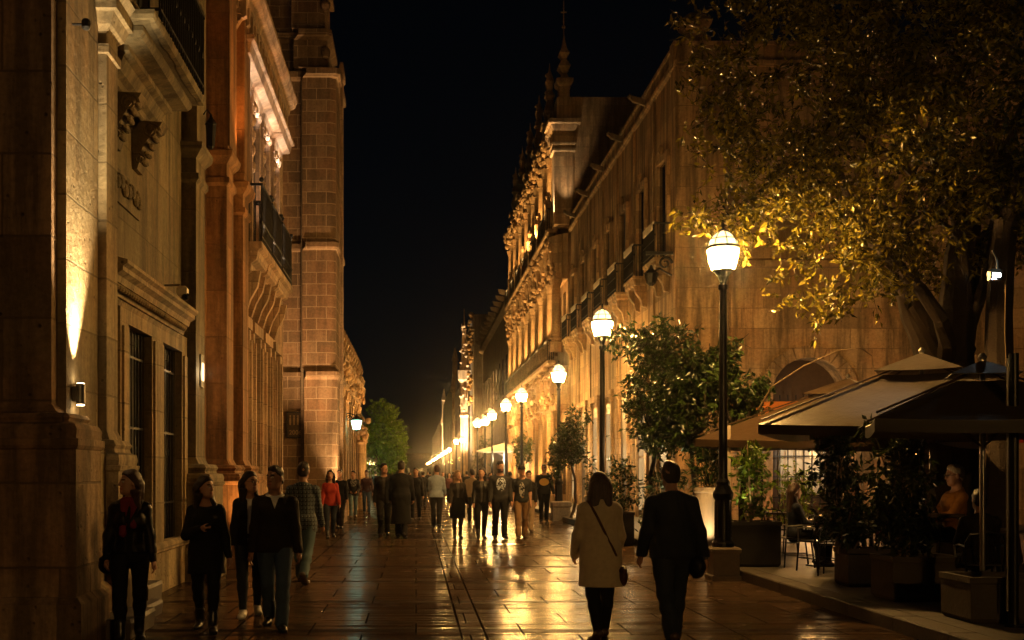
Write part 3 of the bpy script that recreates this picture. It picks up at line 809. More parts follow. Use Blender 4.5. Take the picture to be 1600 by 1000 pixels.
for k, yb in enumerate(BY):
    if win is None:
        mb = MB(); mb.box(RX - .012, RX, yb + .55, yb + 1.75, 8.05, 11.0); win = mb.build('window', M['dark_glass'], R1)
        mb = MB()
        for a in (yb + .33, yb + 1.77): mb.box(RX - .1, RX - .001, a, a + .2, 8.02, 11.02)
        mb.box(RX - .1, RX - .001, yb + .33, yb + 1.97, 11.022, 11.2); mb.ball((RX - .1, yb + 1.15, 11.4), (.08, .12, .16), 8, 5)
        mb.build('window_frame', M['right_stone'], win)
        mb = MB()
        mb.loftrect(RX - .45, RX - .001, yb, yb + 2.3, [(-.06, 7.72), (0, 7.78), (0, 7.9), (.04, 7.92), (.04, 8.0)])
        mb.prism([(RX - .001, 7.0), (RX - .14, 7.05), (RX - .2, 7.3), (RX - .36, 7.5), (RX - .4, 7.74), (RX - .001, 7.74)], 'y', yb + .25, yb + .55)
        mb.prism([(RX - .001, 7.0), (RX - .14, 7.05), (RX - .2, 7.3), (RX - .36, 7.5), (RX - .4, 7.74), (RX - .001, 7.74)], 'y', yb + 1.75, yb + 2.05)
        bl1 = mb.build('balcony', M['right_stone'], R1)
        mb = MB(); X1 = RX - .47
        for i in range(20):
            yy = yb + 2.3 * i / 19
            mb.tube([(X1, yy, 8.0), (X1, yy, 9.0)], .013, 5)
        for yy in (yb, yb + 2.3):
            for q in range(5): mb.tube([(X1 + .1 * q, yy, 8.0), (X1 + .1 * q, yy, 9.0)], .013, 5)
            mb.box(X1, RX, yy - .02, yy + .02, 8.98, 9.03)
        for z in (8.1, 8.5): mb.box(X1 - .012, X1 + .012, yb, yb + 2.3, z, z + .03)
        mb.build('railing', M['iron'], bl1)
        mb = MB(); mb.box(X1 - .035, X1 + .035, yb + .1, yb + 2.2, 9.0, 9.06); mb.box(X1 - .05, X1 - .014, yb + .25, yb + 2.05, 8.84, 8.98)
        mb.build('glint_rail', M['curtain'], bl1)  # pale strips put the rail's bright glints into its colour
        bl1.scale = (1, .72, 1); bl1.location.y = .28 * (yb + 1.15 - 42)
    else:
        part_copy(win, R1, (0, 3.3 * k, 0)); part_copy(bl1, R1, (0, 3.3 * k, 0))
door = None
for k, yb in enumerate(BY):
    if door is None:
        mb = MB(); mb.box(RX - .012, RX, yb + .5, yb + 1.85, .15, 4.3); door = mb.build('door', M['wood_dark'], R1)
        mb = MB()
        for a in (yb + .2, yb + 1.87): mb.loftrect(RX - .08, RX - .001, a, a + .28, [(.05, .15), (.05, .6), (0, .64), (0, 4.3), (.06, 4.42), (.06, 4.55)])
        mb.box(RX - .12, RX - .001, yb + .15, yb + 2.2, 4.552, 4.8)
        mb.build('door_frame', M['right_stone'], door)
    else: part_copy(door, R1, (0, 3.3 * k, 0))
lit = None
for k in (1, 3, 4, 6):
    if lit is None:
        mb = MB()
        for a in range(2):
            for b in range(4): mb.box(RX - .016, RX - .013, BY[1] + .58 + .62 * a, BY[1] + 1.12 + .62 * a, .4 + .9 * b, 1.22 + .9 * b)
        lit = mb.build('lit_panes', glow('shop_glow', (1.0, .6, .24), .16), R1); lit['kind'] = 'stuff'
    else: part_copy(lit, R1, (0, 3.3 * (k - 1), 0))
for yy in (37.9, 46.5, 50.0): lamp('POINT', (6.9, yy, 2.3), 28, (1.0, .66, .3), size=.2, name='shop_light')
st = None
for k in range(7):
    if st is None:
        mb = MB(); mb.box(RX - .05, RX - .001, 36.2, 36.6, .15, ZT); st = mb.build('pilaster', M['right_stone'], R1)
    else: part_copy(st, R1, (0, 3.3 * k - .03, 0))
mb = MB(); bx, bz = PX(1050, 33.2), PZ(397, 33.2)
mb.box(RX - .85, RX - .06, 33.3, 33.34, bz, bz + .1); mb.tube([(RX - .8, 33.32, bz - .55), (RX - .45, 33.32, bz - .4), (RX - .1, 33.32, bz - .6)], .03, 6)
mb.lathe((RX - .7, 33.32, bz - .9), [(.05, 0), (.14, .08), (.2, .34), (.22, .36), (.06, .5), (.03, .6)], 8); mb.scroll((RX - .3, 33.3, bz - .25), .2, .1, 'y')
pm_ = MB(); pm_.tube([(RX + 1.4, Y0 - .1, .2), (RX + 1.4, Y0 - .1, ZT - .1)], .06, 8)
for z in (2.5, 5, 8.5, 11): pm_.box(RX + 1.31, RX + 1.49, Y0 - .17, Y0 - .004, z, z + .06)
pm_.build('drainpipe', M['dark_stone'], R1)
BL = thing('bracket_lantern', (RX - .5, 33.3, bz), 'unlit iron bracket lantern at the corner of the long right building', 'lantern')
mb.build('bracket', M['iron'], BL)

# ----------------------------------------------------------------- R2: tall ornate front with three tiers of columns
R2 = thing('baroque_palace', (10, 70, 0), 'tall ornate stone palace with three tiers of gold lit columns and roof pinnacles', 'building')
mb = MB(); mb.box(RX, 24, 56.02, 85, 0, 19.4); mb.box(RX, 22, 56.02, 56.5, 19.4, 19.9); mb.build('wall', M['ornate_stone'], R2)
FX = 6.95
TI = [(0.15, 4.7, 6.9), (7.6, 11.2, 13.4), (14.0, 17.7, 19.0)]   # column foot, column top, entablature top
NB = 14
ys = [57.1 + 2.05 * k for k in range(NB)]
rr = random.Random(11)
for ti, (za, zb, zc) in enumerate(TI):
    mb = MB(); mb.box(FX + .25, RX - .002, 56.6, 85, zb, zc)
    prof = [(FX + .25, zb), (FX - .06, zb + .04), (FX - .1, zb + .3), (FX + .05, zb + .36), (FX + .05, zc - .7), (FX - .1, zc - .6), (FX - .28, zc - .4), (FX - .36, zc - .3), (FX - .36, zc - .14), (FX + .25, zc)]
    mb.prism(prof, 'y', 56.8, 85)
    mb.build('entablature', M['ornate_stone'], R2)
    mb = MB()
    for k in range(int(NB * 9)):
        yy = 56.8 + 28 * (k + rr.random()) / (NB * 9)
        zz = rr.uniform(zb + .1, zc)
        mb.ball((FX - rr.uniform(.05, .42), yy, zz), (rr.uniform(.1, .2), rr.uniform(.1, .24), rr.uniform(.1, .26)), 6, 4)
    for yy in ys:
        mb.scroll((FX - .2, yy - .1, zb + .5), .32, .2, 'x', n=12, t=.09); mb.scroll((FX - .3, yy + .2, zc - .5), .3, .2, 'y', n=12, t=.09)
        mb.prism([(FX + .1, zb + .3), (FX - .3, zb + .6), (FX - .42, zc - .6), (FX - .2, zc - .4), (FX + .1, zc - .4)], 'y', yy - .16, yy + .16)
    mb.build('carved_frieze', M['ornate_stone'], R2)['kind'] = 'stuff'
    col = None
    for k, yy in enumerate(ys):
        if col is None:
            mb = MB(); mb.lathe((FX - .02, yy, 0), [(.34, za), (.34, za + .5), (.26, za + .56), (.3, za + .68), (.24, za + .8), (.23, za + 1.0), (.2, zb - .5), (.23, zb - .46), (.21, zb - .4), (.3, zb - .12), (.33, zb - .002)], 14)
            col = mb.build('column', M['ornate_stone'], R2, smooth=False)
        else: part_copy(col, R2, (0, 2.05 * k, 0))
    wn_ = None
    for k in range(0, NB - 1):
        if wn_ is None:
            mb = MB(); mb.box(RX - .02, RX - .003, ys[0] + .55, ys[0] + 1.5, za + .4, zb - .5); wn_ = mb.build('window', M['dark_glass'], R2)
        else: part_copy(wn_, R2, (0, 2.05 * k, 0))
# corner pier with its capital bands, parapet, pinnacles
mb = MB(); mb.loftrect(6.72, RX + .15, 55.9, 57.0, [(.0, 13.7), (.04, 14.2), (0, 14.3), (0, 17.2), (.1, 17.25), (.1, 17.35), (0, 17.4), (0, 17.5), (.12, 17.56), (.12, 17.66), (0, 17.7), (0, 18.2), (.1, 18.3), (.2, 18.5), (.32, 18.55), (.32, 18.75), (0, 18.85)])
mb.build('corner_pier', M['ornate_stone'], R2)
mb = MB(); mb.loftrect(6.85, 8.0, 56.0, 57.0, [(0, 18.85), (0, 19.9)])
mb.loftrect(7.0, 7.5, 56.2, 56.9, [(0, 19.9), (0, 20.5), (.12, 20.6), (.16, 20.7), (.16, 20.85), (-.05, 20.95), (-.15, 21.2), (.05, 21.5), (-.05, 21.7), (-.15, 21.9), (.0, 22.15), (-.12, 22.4), (-.2, 22.8), (-.24, 23.1)])
mb.tube([(7.25, 56.55, 23.0), (7.25, 56.55, 24.8)], .03, 5); mb.ball((7.25, 56.55, 23.5), .1, 8, 5); mb.box(7.1, 7.4, 56.53, 56.57, 24.2, 24.26)
mb.build('pinnacle', M['ornate_stone'], R2)
pin = None
for k in range(5):
    if pin is None:
        mb = MB(); mb.loftrect(6.85, 7.35, 61.0, 61.5, [(.1, 18.9), (.1, 19.8), (.2, 19.9), (.2, 20.1), (-.05, 20.3), (.06, 20.8), (-.1, 21.4), (.02, 21.6), (-.12, 21.9), (-.03, 22.4), (-.2, 23.0), (-.24, 23.4)])
        for q in range(7): mb.ball((7.1 + rr.uniform(-.2, .2), 61.25 + rr.uniform(-.3, .3), rr.uniform(20.2, 23)), rr.uniform(.1, .2), 6, 4)
        pin = mb.build('pinnacle', M['ornate_stone'], R2)
    else: part_copy(pin, R2, (0, 5.2 * k, 0))
for z in (6.95, 13.45):
    mb = MB()
    mb.loftrect(6.5, 6.9, 57, 84.6, [(-.1, z), (0, z + .1), (0, z + .25)])
    mb.build('balcony', M['ornate_stone'], R2)
    mb = MB()
    for k in range(60): mb.tube([(6.52, 57 + 27.6 * k / 59, z + .25), (6.52, 57 + 27.6 * k / 59, z + 1.2)], .014, 4)
    for q in range(4): mb.tube([(6.52 + .09 * q, 57, z + .25), (6.52 + .09 * q, 57, z + 1.2)], .025, 4)
    mb.box(6.49, 6.55, 57, 84.6, z + 1.2, z + 1.27); mb.box(6.5, 6.9, 56.97, 57.03, z + 1.2, z + 1.27)
    mb.build('railing', M['iron'], R2)
mb = MB()
for k in range(6): mb.lathe((6.62, 57.6 + 4.6 * k, 13.7), [(.16, 0), (.13, .5), (.2, .9), (.22, 1.3), (.1, 1.55), (.14, 1.75), (.08, 1.95)], 10)
mb.build('roof_figures', M['ornate_stone'], R2)['kind'] = 'stuff'
for ti, (za, zb, zc) in enumerate(TI):
    for k in range(0, NB, 2):
        yy = ys[k] + 1.0
        uplight((6.15, yy, za + (.1 if ti else .15)), (FX + .05, yy, zb + .6), (520, 520, 420)[ti], GOLD, 100)
uplight((6.45, 56.1, 13.95), (6.95, 55.9, 18.5), 260, (1.0, .72, .4), 70)
uplight((7.3, 55.2, 13.9), (7.2, 55.95, 18.5), 130, (1.0, .72, .4), 50)
# ----------------------------------------------------------------- farther fronts
R3 = thing('plain_building', (12, 105, 0), 'long plain stone building between the ornate palace and the pale gable', 'building')
mb = MB(); mb.box(7.2, 25, 85.02, 125, 0, 15.0); mb.prism([(7.2 - .002, 14.4), (6.8, 14.6), (6.8, 14.9), (7.2 - .002, 15.2)], 'y', 85.1, 125); mb.build('wall', M['dark_stone'], R3)
wnn = None
for k in range(10):
    if wnn is None:
        mb = MB(); mb.box(7.18, 7.198, 87, 88.3, 8, 11); wnn = mb.build('window', M['dark_glass'], R3)
    else: part_copy(wnn, R3, (0, 3.8 * k, 0))
mb = MB()
for k in range(12): mb.prism([(7.2, 14.9), (6.3, 15.2), (6.2, 15.5), (7.0, 15.4)], 'y', 87 + 3.1 * k, 87.4 + 3.1 * k)
mb.build('waterspouts', M['dark_stone'], R3)['kind'] = 'stuff'
R4 = thing('gabled_church', (10, 140, 0), 'pale grey gabled church front with slim white lit spire down the street', 'church')
mb = MB(); mb.box(6.3, 22, 125.02, 150, 0, 18.8); mb.box(6.1, 22, 124.9, 125.015, 17.1, 17.5); mb.build('wall', M['grey_stone'], R4)
mb = MB()
for k in range(40): mb.ball((6.1 + rr.uniform(-.3, .1), 125.5 + rr.uniform(0, 3), rr.uniform(9, 19.4)), rr.uniform(.12, .3), 6, 4)
mb.build('carving', M['ornate_stone'], R4)['kind'] = 'stuff'
mb = MB(); mb.loftrect(5.15, 6.0, 133, 134, [(.1, 0), (.1, 1), (0, 1.2), (0, 8), (.1, 8.2), (-.02, 8.5), (0, 12), (.25, 12.4), (.3, 13.4), (0, 13.8), (-.1, 15.5), (.05, 15.8), (-.15, 16.2), (-.2, 18), (-.1, 18.2), (-.3, 18.6), (-.4, 20.6)])
for k in range(30): mb.ball((5.55 + rr.uniform(-.5, .5), 133 + rr.uniform(-.3, .2), rr.uniform(8, 19)), rr.uniform(.1, .22), 6, 4)
mb.build('spire', M['ornate_stone'], R4)
uplight((5.2, 130.5, .3), (5.55, 133, 9), 14000, (1, .8, .5), 40); uplight((5.2, 131.5, .5), (5.55, 133, 17), 14000, (1, .74, .42), 30)
uplight((4.6, 126, 6), (6.2, 127, 15), 2500, GOLD, 70)
for i, (a, b, x, h, pinn, lab) in enumerate(((151, 205, 6.9, 15.5, 3.0, 'dim stone building with roof pinnacle just past the white lit spire'), (206, 300, 7.0, 19.0, 5.0, 'far dark stone building with tall pinnacle behind the lamp row'), (301, 520, 7.3, 17.0, 6.5, 'farthest stone building on the right where the lamp row merges'))):
    o = thing('stone_building', (12, (a + b) / 2, 0), lab, 'building')
    mb = MB(); mb.box(x, 24, a, b, 0, h); mb.build('wall', (M['dark_stone'], M['grey_stone'], M['dark_stone'])[i], o)
    mb = MB(); mb.loftrect(x - .5, x + .5, a + .3, a + 1.3, [(.1, 0), (0, 1), (0, h - 3), (.3, h - 2.8), (0, h), (-.1, h + pinn * .5), (.1, h + pinn * .55), (-.4, h + pinn)]); mb.build('pinnacle', M['ornate_stone'], o)
    mb = MB()
    for k in range(8):
        yy = a + (b - a) * (k + .4) / 8
        mb.box(x - .03, x - .002, yy, yy + 1.4, 8, 11.5); mb.box(x - .03, x - .002, yy, yy + 1.4, .2, 4)
    mb.build('windows', M['dark_glass'], o)['kind'] = 'stuff'
uplight((5.6, 297, .4), (6.8, 301.5, 14), 40000, (1, .74, .4), 45)
for i, (x0, x1, y0_, h, lab) in enumerate(((-60, -6.5, 640, 15, 'far pale building closing the street on the left of its end'), (-6.4, 45, 700, 12, 'low faint building closing the far end of the street'))):
    o = thing('stone_building', ((x0 + x1) / 2, y0_ + 10, 0), lab, 'building')
    mb = MB(); mb.box(x0, x1, y0_, y0_ + 15, 0, h); mb.loftrect(x0, x1, y0_, y0_ + 15, [(0, h), (.6, h + .5), (.6, h + 1), (0, h + 1.2)]); mb.build('wall', M['grey_stone'], o)
    mb = MB()
    for k in range(int((x1 - x0) / 4)): mb.box(x0 + 4 * k + 1, x0 + 4 * k + 2.6, y0_ - .05, y0_ - .003, 1, 4); 
    mb.build('arcade', M['dark_glass'], o)['kind'] = 'stuff'
# left of the street past the tree
L5 = thing('stone_building', (-14, 120, 0), 'dark building hidden behind the round street tree', 'building')
mb = MB(); mb.box(-24, -6.5, 85, 200, 0, 6.2); mb.loftrect(-24, -6.5, 85, 200, [(0, 6.2), (.3, 6.3), (.3, 6.5), (0, 6.6)]); mb.build('wall', M['dark_stone'], L5)
mb = MB()
for k in range(14): mb.box(-6.498, -6.47, 88 + 8 * k, 91 + 8 * k, .1, 3.4)
mb.build('shopfronts', M['dark_glass'], L5)['kind'] = 'stuff'

# ================================================================= STREET LAMPS
def make_lamp():
    t = thing('street_lamp', (0, 0, 0), 'lamp', 'street lamp', 'street lamps along the kerb')
    mb = MB(); mb.loftrect(-.2, .2, -.2, .2, [(.03, 0), (.03, .06), (0, .08), (0, .4), (.025, .43), (.025, .47), (0, .5)]); mb.build('pedestal', M['pedestal_stone'], t, world=False)
    mb = MB()
    mb.lathe((0, 0, 0), [(.17, .5), (.17, .56), (.14, .6), (.13, .64), (.125, 1.22), (.15, 1.26), (.16, 1.32), (.13, 1.38), (.1, 1.45), (.105, 1.5), (.075, 1.55), (.068, 1.62), (.062, 3.0), (.056, 4.46), (.075, 4.48), (.075, 4.54), (.055, 4.56)], 20)
    for k in range(10):
        a = 2 * math.pi * k / 10
        mb.tube([(.125 * math.cos(a), .125 * math.sin(a), .66), (.12 * math.cos(a), .12 * math.sin(a), 1.2)], .014, 5)
    mb.build('post', M['black_metal'], t, world=False)
    mb = MB(); mb.lathe((0, 0, 0), [(.05, 4.562), (.055, 4.6), (.08, 4.67), (.14, 4.75), (.172, 4.765), (.17, 4.776)], 20)
    hold = mb.build('holder', M['black_metal'], t, world=False)
    mb = MB(); mb.lathe((0, 0, 0), [(.168, 4.778), (.198, 4.87), (.224, 4.98), (.238, 5.08), (.232, 5.085)], 20); mb.build('glass', M['lamp_glass'], t, smooth=True, world=False)
    mb = MB(); mb.lathe((0, 0, 0), [(.236, 5.09), (.255, 5.1), (.258, 5.13), (.236, 5.15)], 20)
    for k in range(8):
        a = 2 * math.pi * k / 8
        mb.tube([(rr_ * math.cos(a), rr_ * math.sin(a), z) for rr_, z in ((.24, 5.14), (.215, 5.22), (.165, 5.3), (.1, 5.36), (.04, 5.39))], .009, 5)
    mb.tube([(.2 * math.cos(2 * math.pi * k / 16), .2 * math.sin(2 * math.pi * k / 16), 5.25) for k in range(17)], .008, 4)
    mb.lathe((0, 0, 0), [(.05, 5.385), (.05, 5.4), (.02, 5.43), (.03, 5.46), (.008, 5.52)], 12)
    mb.build('frame', M['black_metal'], t, world=False)
    mb = MB(); mb.lathe((0, 0, 0), [(.228, 5.152), (.2, 5.23), (.15, 5.3), (.09, 5.35), (.03, 5.375)], 20); mb.build('dome', M['lamp_dome'], t, smooth=True, world=False)
    return t
LZ = 5.05   # height of the bright glass above the street
def lamp_at(px, py):
    s = (VY - py) / (4.95 - EYE); Y = F / s
    return ((px - VX) / s, Y, 0)
near = [((4.745, 17.8, 0), 'nearest tall street lamp, in front of the leafy tree and umbrellas'),
        (lamp_at(941, 513), 'second tall street lamp, shining before the balconied stone wall'),
        (lamp_at(873, 589), 'third street lamp, with a pale stone block at its foot'),
        (lamp_at(815, 621), 'fourth street lamp, in front of the gold lit lower columns'),
        (lamp_at(790.5, 636), 'fifth street lamp, above the white lit awning'),
        (lamp_at(769, 651), 'sixth street lamp, first of three close lamps'),
        (lamp_at(758, 659.5), 'seventh street lamp, middle of three close lamps'),
        (lamp_at(746, 662.5), 'eighth street lamp, last of three close lamps'),
        (lamp_at(723, 688), 'right one of the paired small lamps beyond the three close lamps'),
        (lamp_at(713, 690.5), 'left one of the paired small lamps beyond the three close lamps')]
proto = make_lamp()
for i, (loc, lab) in enumerate(near):
    if i == 0: proto.location = loc; proto['label'] = lab
    else: thing_copy(proto, loc, .2 * i, lab)
for i, (px, py) in enumerate(((702, 703), (696.5, 706.5), (691, 710), (686, 713), (681, 716.5), (677, 719), (672, 722.5), (668, 725))):
    thing_copy(proto, lamp_at(px, py), 0, 'tiny far street lamp merging into the bright row at the street end', 'far street lamps merging into one row')
# the row goes on behind the photographer
thing_copy(proto, (4.75, -10, 0), .3, 'street lamp of the row standing behind the viewpoint')
# lamp 3 stands on a bigger stone block
l3 = near[2][0]
mb = MB(); mb.loftrect(l3[0] - .3, l3[0] + .3, l3[1] - .85, l3[1] - .3, [(.02, 0), (0, .04), (0, .46), (.03, .5), (.03, .62), (0, .66)])
tag(mb.build('stone_block', M['grey_stone']), 'pale square stone block at the foot of the third lamp', 'block')
# ================================================================= FOLIAGE
def leaf_mesh(name, centers, dirs, L, W, mat, parent, rng, droop=.5):
    """one bent six-vertex leaf per centre (numpy)"""
    n = len(centers)
    d = dirs / (np.linalg.norm(dirs, axis=1, keepdims=True) + 1e-9)
    rnd = rng.normal(size=(n, 3))
    side = np.cross(d, rnd); side /= np.linalg.norm(side, axis=1, keepdims=True) + 1e-9
    nor = np.cross(side, d)
    Ls = L * rng.uniform(.6, 1.25, (n, 1)); Ws = W * rng.uniform(.7, 1.25, (n, 1))
    base = centers
    p = [base, base + d * Ls * .45 + side * Ws * .5 + nor * Ws * .18, base + d * Ls * .45 - side * Ws * .5 + nor * Ws * .18,
         base + d * Ls * .42, base + d * Ls - nor * Ls * .12]
    V = np.stack(p, axis=1).reshape(-1, 3)
    i = (np.arange(n) * 5)[:, None]
    T = np.concatenate([i + np.array([[0, 1, 3]]), i + np.array([[1, 4, 3]]), i + np.array([[0, 3, 2]]), i + np.array([[3, 4, 2]])], axis=0)
    return link_mesh(name, V, T, mat, parent)
def sprays(rng, tips, per, spread, updown=-.2):
    """leaves in small tufts: tips (n,3) -> centres and directions"""
    n = len(tips)
    c = np.repeat(tips, per, axis=0)
    dd = rng.normal(size=(n, 3)); dd[:, 2] += updown; dd /= np.linalg.norm(dd, axis=1, keepdims=True)
    ax = np.repeat(dd, per, axis=0)
    along = rng.uniform(-1, 1, (n * per, 1))
    c = c + ax * along * spread + rng.normal(size=(n * per, 3)) * spread * .09
    d = ax * .85 + rng.normal(size=(n * per, 3)) * .6 + np.array([0, 0, updown])
    return c, d, dd
def twigs(parent, tips, dd, spread, r, bark):
    n = len(tips); a, b = tips - dd * spread * 1.25, tips + dd * spread * .95
    u = np.cross(dd, np.array([.3, .5, .81])); u /= np.linalg.norm(u, axis=1, keepdims=True) + 1e-9; v = np.cross(dd, u)
    ring = [(u * math.cos(q) + v * math.sin(q)) * r for q in (0, 2.094, 4.189)]
    V = np.stack([a + ring[0], a + ring[1], a + ring[2], b + ring[0] * .4, b + ring[1] * .4, b + ring[2] * .4], 1).reshape(-1, 3)
    i = (np.arange(n) * 6)[:, None]
    Q = np.concatenate([i + np.array([[0, 1, 4, 3]]), i + np.array([[1, 2, 5, 4]]), i + np.array([[2, 0, 3, 5]])])
    o = link_mesh('twigs', V, Q, M[bark], parent); o['kind'] = 'stuff'; return o
def blob_points(rng, n, lobes, hole=-.3):
    """points inside a union of ellipsoids, denser to the shells, with holes"""
    out = []
    vol = np.array([l[3] * l[4] * l[5] for l in lobes]); vol = vol / vol.sum()
    for l, v in zip(lobes, vol):
        m = max(3, int(n * v))
        q = rng.normal(size=(m, 3)); q /= np.linalg.norm(q, axis=1, keepdims=True)
        r = rng.uniform(.25, 1, (m, 1)) ** .45
        out.append(np.array(l[:3]) + q * r * np.array(l[3:6]))
    p = np.concatenate(out)
    k = np.sin(p[:, 0] * 2.1 + 1.3) * np.sin(p[:, 1] * 1.9 + .4) * np.sin(p[:, 2] * 2.3 + 2.1)
    return p[k > hole]
def limb(mb, a, b, r0, r1, rng, bend=.12, n=5, sides=7):
    a, b = np.array(a, float), np.array(b, float); L = np.linalg.norm(b - a)
    pts = []; off = rng.normal(size=3) * bend * L
    for i in range(n + 1):
        t = i / n
        pts.append(tuple(a + (b - a) * t + off * math.sin(math.pi * t) + (rng.normal(size=3) * L * .012 if 0 < i < n else 0)))
    mb.tube(pts, [r0 + (r1 - r0) * i / n for i in range(n + 1)], sides)
    return pts
def tree(loc, lobes, n_tips, per, L, W, mats, label, rng, trunk_r, fork, name='street_tree', group=None, spread=.3, limbs=14, trunks=None, cat='tree', bark='bark', updown=-.2):
    t = thing(name, loc, label, cat, group)
    lo = [(l[0] + loc[0], l[1] + loc[1], l[2] + loc[2], l[3], l[4], l[5]) for l in lobes]
    tips = blob_points(rng, n_tips, lo, -.1 if n_tips > 3000 else -.3)
    c, d, dd = sprays(rng, tips, per, spread, updown)
    leaf_mesh('crown', c, d, L, W, M[mats], t, rng)
    twigs(t, tips, dd, spread, L * .035, bark)
    mb = MB()
    starts = []
    for (a, b, r0, r1) in (trunks or [((0, 0, 0), (0, 0, fork), trunk_r, trunk_r * .7)]):
        pts = limb(mb, np.array(a) + loc, np.array(b) + loc, r0, r1, rng, .04, 7, 10)
        starts.append((pts[-1], r1))
    for k in range(limbs):
        s, r = starts[k % len(starts)]
        tip = tips[rng.integers(len(tips))]
        mid = np.array(s) * .35 + tip * .65 + rng.normal(size=3) * .1
        limb(mb, s, mid, r * (.4 if n_tips > 3000 else .55), r * .18, rng, .12, 5, 6)
        for q in range(3):
            tp = tips[np.argsort(((tips - mid) ** 2).sum(1))[int(rng.integers(1, min(12, len(tips))))]]
            limb(mb, mid, tp, r * .2, .008, rng, .1, 3, 5)
    mb.build('trunk', M[bark], t)
    return t
rng = np.random.default_rng(5)
# the big tree that leans over the terrace
TX, TY = 9.4, 20.0
def W_(px, py, Y): x, y, z = P(px, py, Y); return (x - TX, y - TY, z)
lobes = []
for px, py, Y, rx, ry, rz in ((1180, 250, 18.6, 1.25, 1.3, 1.6), (1130, 150, 19.5, .8, 1.0, 1.0), (1150, 310, 18.9, .95, 1.0, .75), (1260, 330, 18.8, 1.3, 1.4, 1.3), (1330, 420, 19.2, 1.25, 1.2, .95),
        (1250, 120, 19.2, 1.5, 1.6, 1.7), (1390, 240, 18.6, 1.8, 1.8, 1.9), (1400, 60, 19.2, 1.8, 1.8, 1.6), (1540, 160, 18.6, 2.0, 1.8, 2.1), (1560, 330, 19.4, 1.5, 1.5, 1.2), (1440, 370, 20.4, 1.3, 1.4, 1.1),
        (1300, -60, 19.8, 2.2, 1.8, 1.4), (1500, -80, 19.8, 2.6, 1.8, 1.6), (1120, 20, 19.8, .9, 1.0, .9), (1680, 250, 19.5, 1.8, 1.8, 2.2), (1285, 490, 19.0, .42, .4, .5), (1230, 420, 18.7, .75, .7, .6), (1300, 430, 18.6, .8, .7, .6), (1200, 370, 18.6, .7, .7, .6), (1080, 290, 19.2, .4, .5, .22), (1060, 345, 19.0, .35, .4, .16), (1090, 220, 19.4, .5, .5, .3), (1100, 350, 18.8, .4, .5, .22), (1370, 460, 19.2, .5, .4, .4), (1420, 420, 18.8, .7, .6, .6)):
    q = W_(px, py, Y); lobes.append((q[0], q[1], q[2], rx, ry, rz))
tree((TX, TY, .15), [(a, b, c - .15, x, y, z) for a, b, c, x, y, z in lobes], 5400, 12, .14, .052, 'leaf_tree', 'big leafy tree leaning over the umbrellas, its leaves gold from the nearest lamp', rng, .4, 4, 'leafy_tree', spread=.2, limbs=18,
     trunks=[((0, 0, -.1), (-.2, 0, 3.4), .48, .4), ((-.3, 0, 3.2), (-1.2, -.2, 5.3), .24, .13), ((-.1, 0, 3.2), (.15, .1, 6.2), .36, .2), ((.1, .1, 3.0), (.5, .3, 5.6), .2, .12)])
# darker slim trunk to the right of it
tree((PX(1572, 19), 19, .15), [(-.2, 0, 7.2, 1.5, 1.4, 1.3), (.7, .3, 8.5, 1.4, 1.4, 1.3)], 240, 12, .13, .05, 'leaf_dark', 'dark slim tree at the right border behind the steel post', rng, .26, 5.6, 'leafy_tree', spread=.25, limbs=10)
# planted saplings along the lamp line
def sapling(px, py_base, Y, pxw, py_top, py_bot, label, mats='leaf_sap', n=150, per=11, base=.15, L=.155, W=.055, seed=0, lob=8):
    s = F / Y; x = PX(px, Y)
    zt, zb = PZ(py_top, Y), PZ(py_bot, Y); rx = pxw / s / 2; rz = (zt - zb) / 2; zc = (zt + zb) / 2
    r_ = np.random.default_rng(seed + 40)
    lobes = [(0, 0, zc - base, rx * .62, rx * .62, rz * .72)]
    for k in range(lob):
        a = 2 * math.pi * k / lob + r_.uniform(0, 1); q = r_.uniform(.4, .85); w_ = r_.uniform(.22, .48)
        lobes.append((rx * q * math.cos(a), rx * q * math.sin(a), zc - base + rz * r_.uniform(-.8, .75), rx * w_, rx * w_, rz * w_ * .75))
    lobes.append((rx * .1, 0, zt - base - rz * .25, rx * .34, rx * .34, rz * .28))
    return tree((x, Y, base), lobes, int(n * 1.3), per, L, W, mats, label, r_, .055 * max(1, rx), max(.5, zb - base + rz * .4), 'sapling', spread=L * 1.3, limbs=10)
SAPL = [(1022, 24.6, 150, 500, 725, 'bushy sapling whose crown rises beside the second lamp', 480, 1),
        (1080, 22.6, 150, 545, 735, 'dark sapling between the second lamp and the nearest lamp', 480, 2),
        (1165, 20.5, 105, 515, 700, 'pale lit sapling rising beside the nearest lamp post behind the umbrella edge', 220, 3),
        (892, 38.0, 72, 640, 742, 'small round street tree beside the third lamp', 220, 4),
        (818, 60.0, 44, 668, 742, 'dim small tree right of the white awning', 130, 6),
        (754, 95.0, 34, 672, 742, 'dim small tree under the three close lamps', 110, 7)]
for px, Y, pw, t0, b0, lab, n, sd in SAPL: sapling(px, 0, Y, pw, t0, b0, lab, n=n, seed=sd)
tree((PX(596, 75), 75, 0), [(0, 0, 3.9, 1.6, 1.4, 1.7), (-.9, .2, 3.2, .9, .9, 1.2), (.95, 0, 3.3, .85, .9, 1.3), (0, -.2, 5.5, 1.1, .9, .9), (.6, 0, 2.3, .9, .8, .7), (-.6, 0, 2.2, .9, .8, .7)], 1300, 10, .2, .085, 'leaf_bright', 'round green street tree past the wall lantern on the left', rng, .16, 2.2, 'street_tree', spread=.25)
lamp('POINT', (PX(566, 68), 70, 2.2), 90, (.85, 1.0, .5), size=.2, name='tree_fill_light')  # added light that brightens the green tree; no lantern stands here

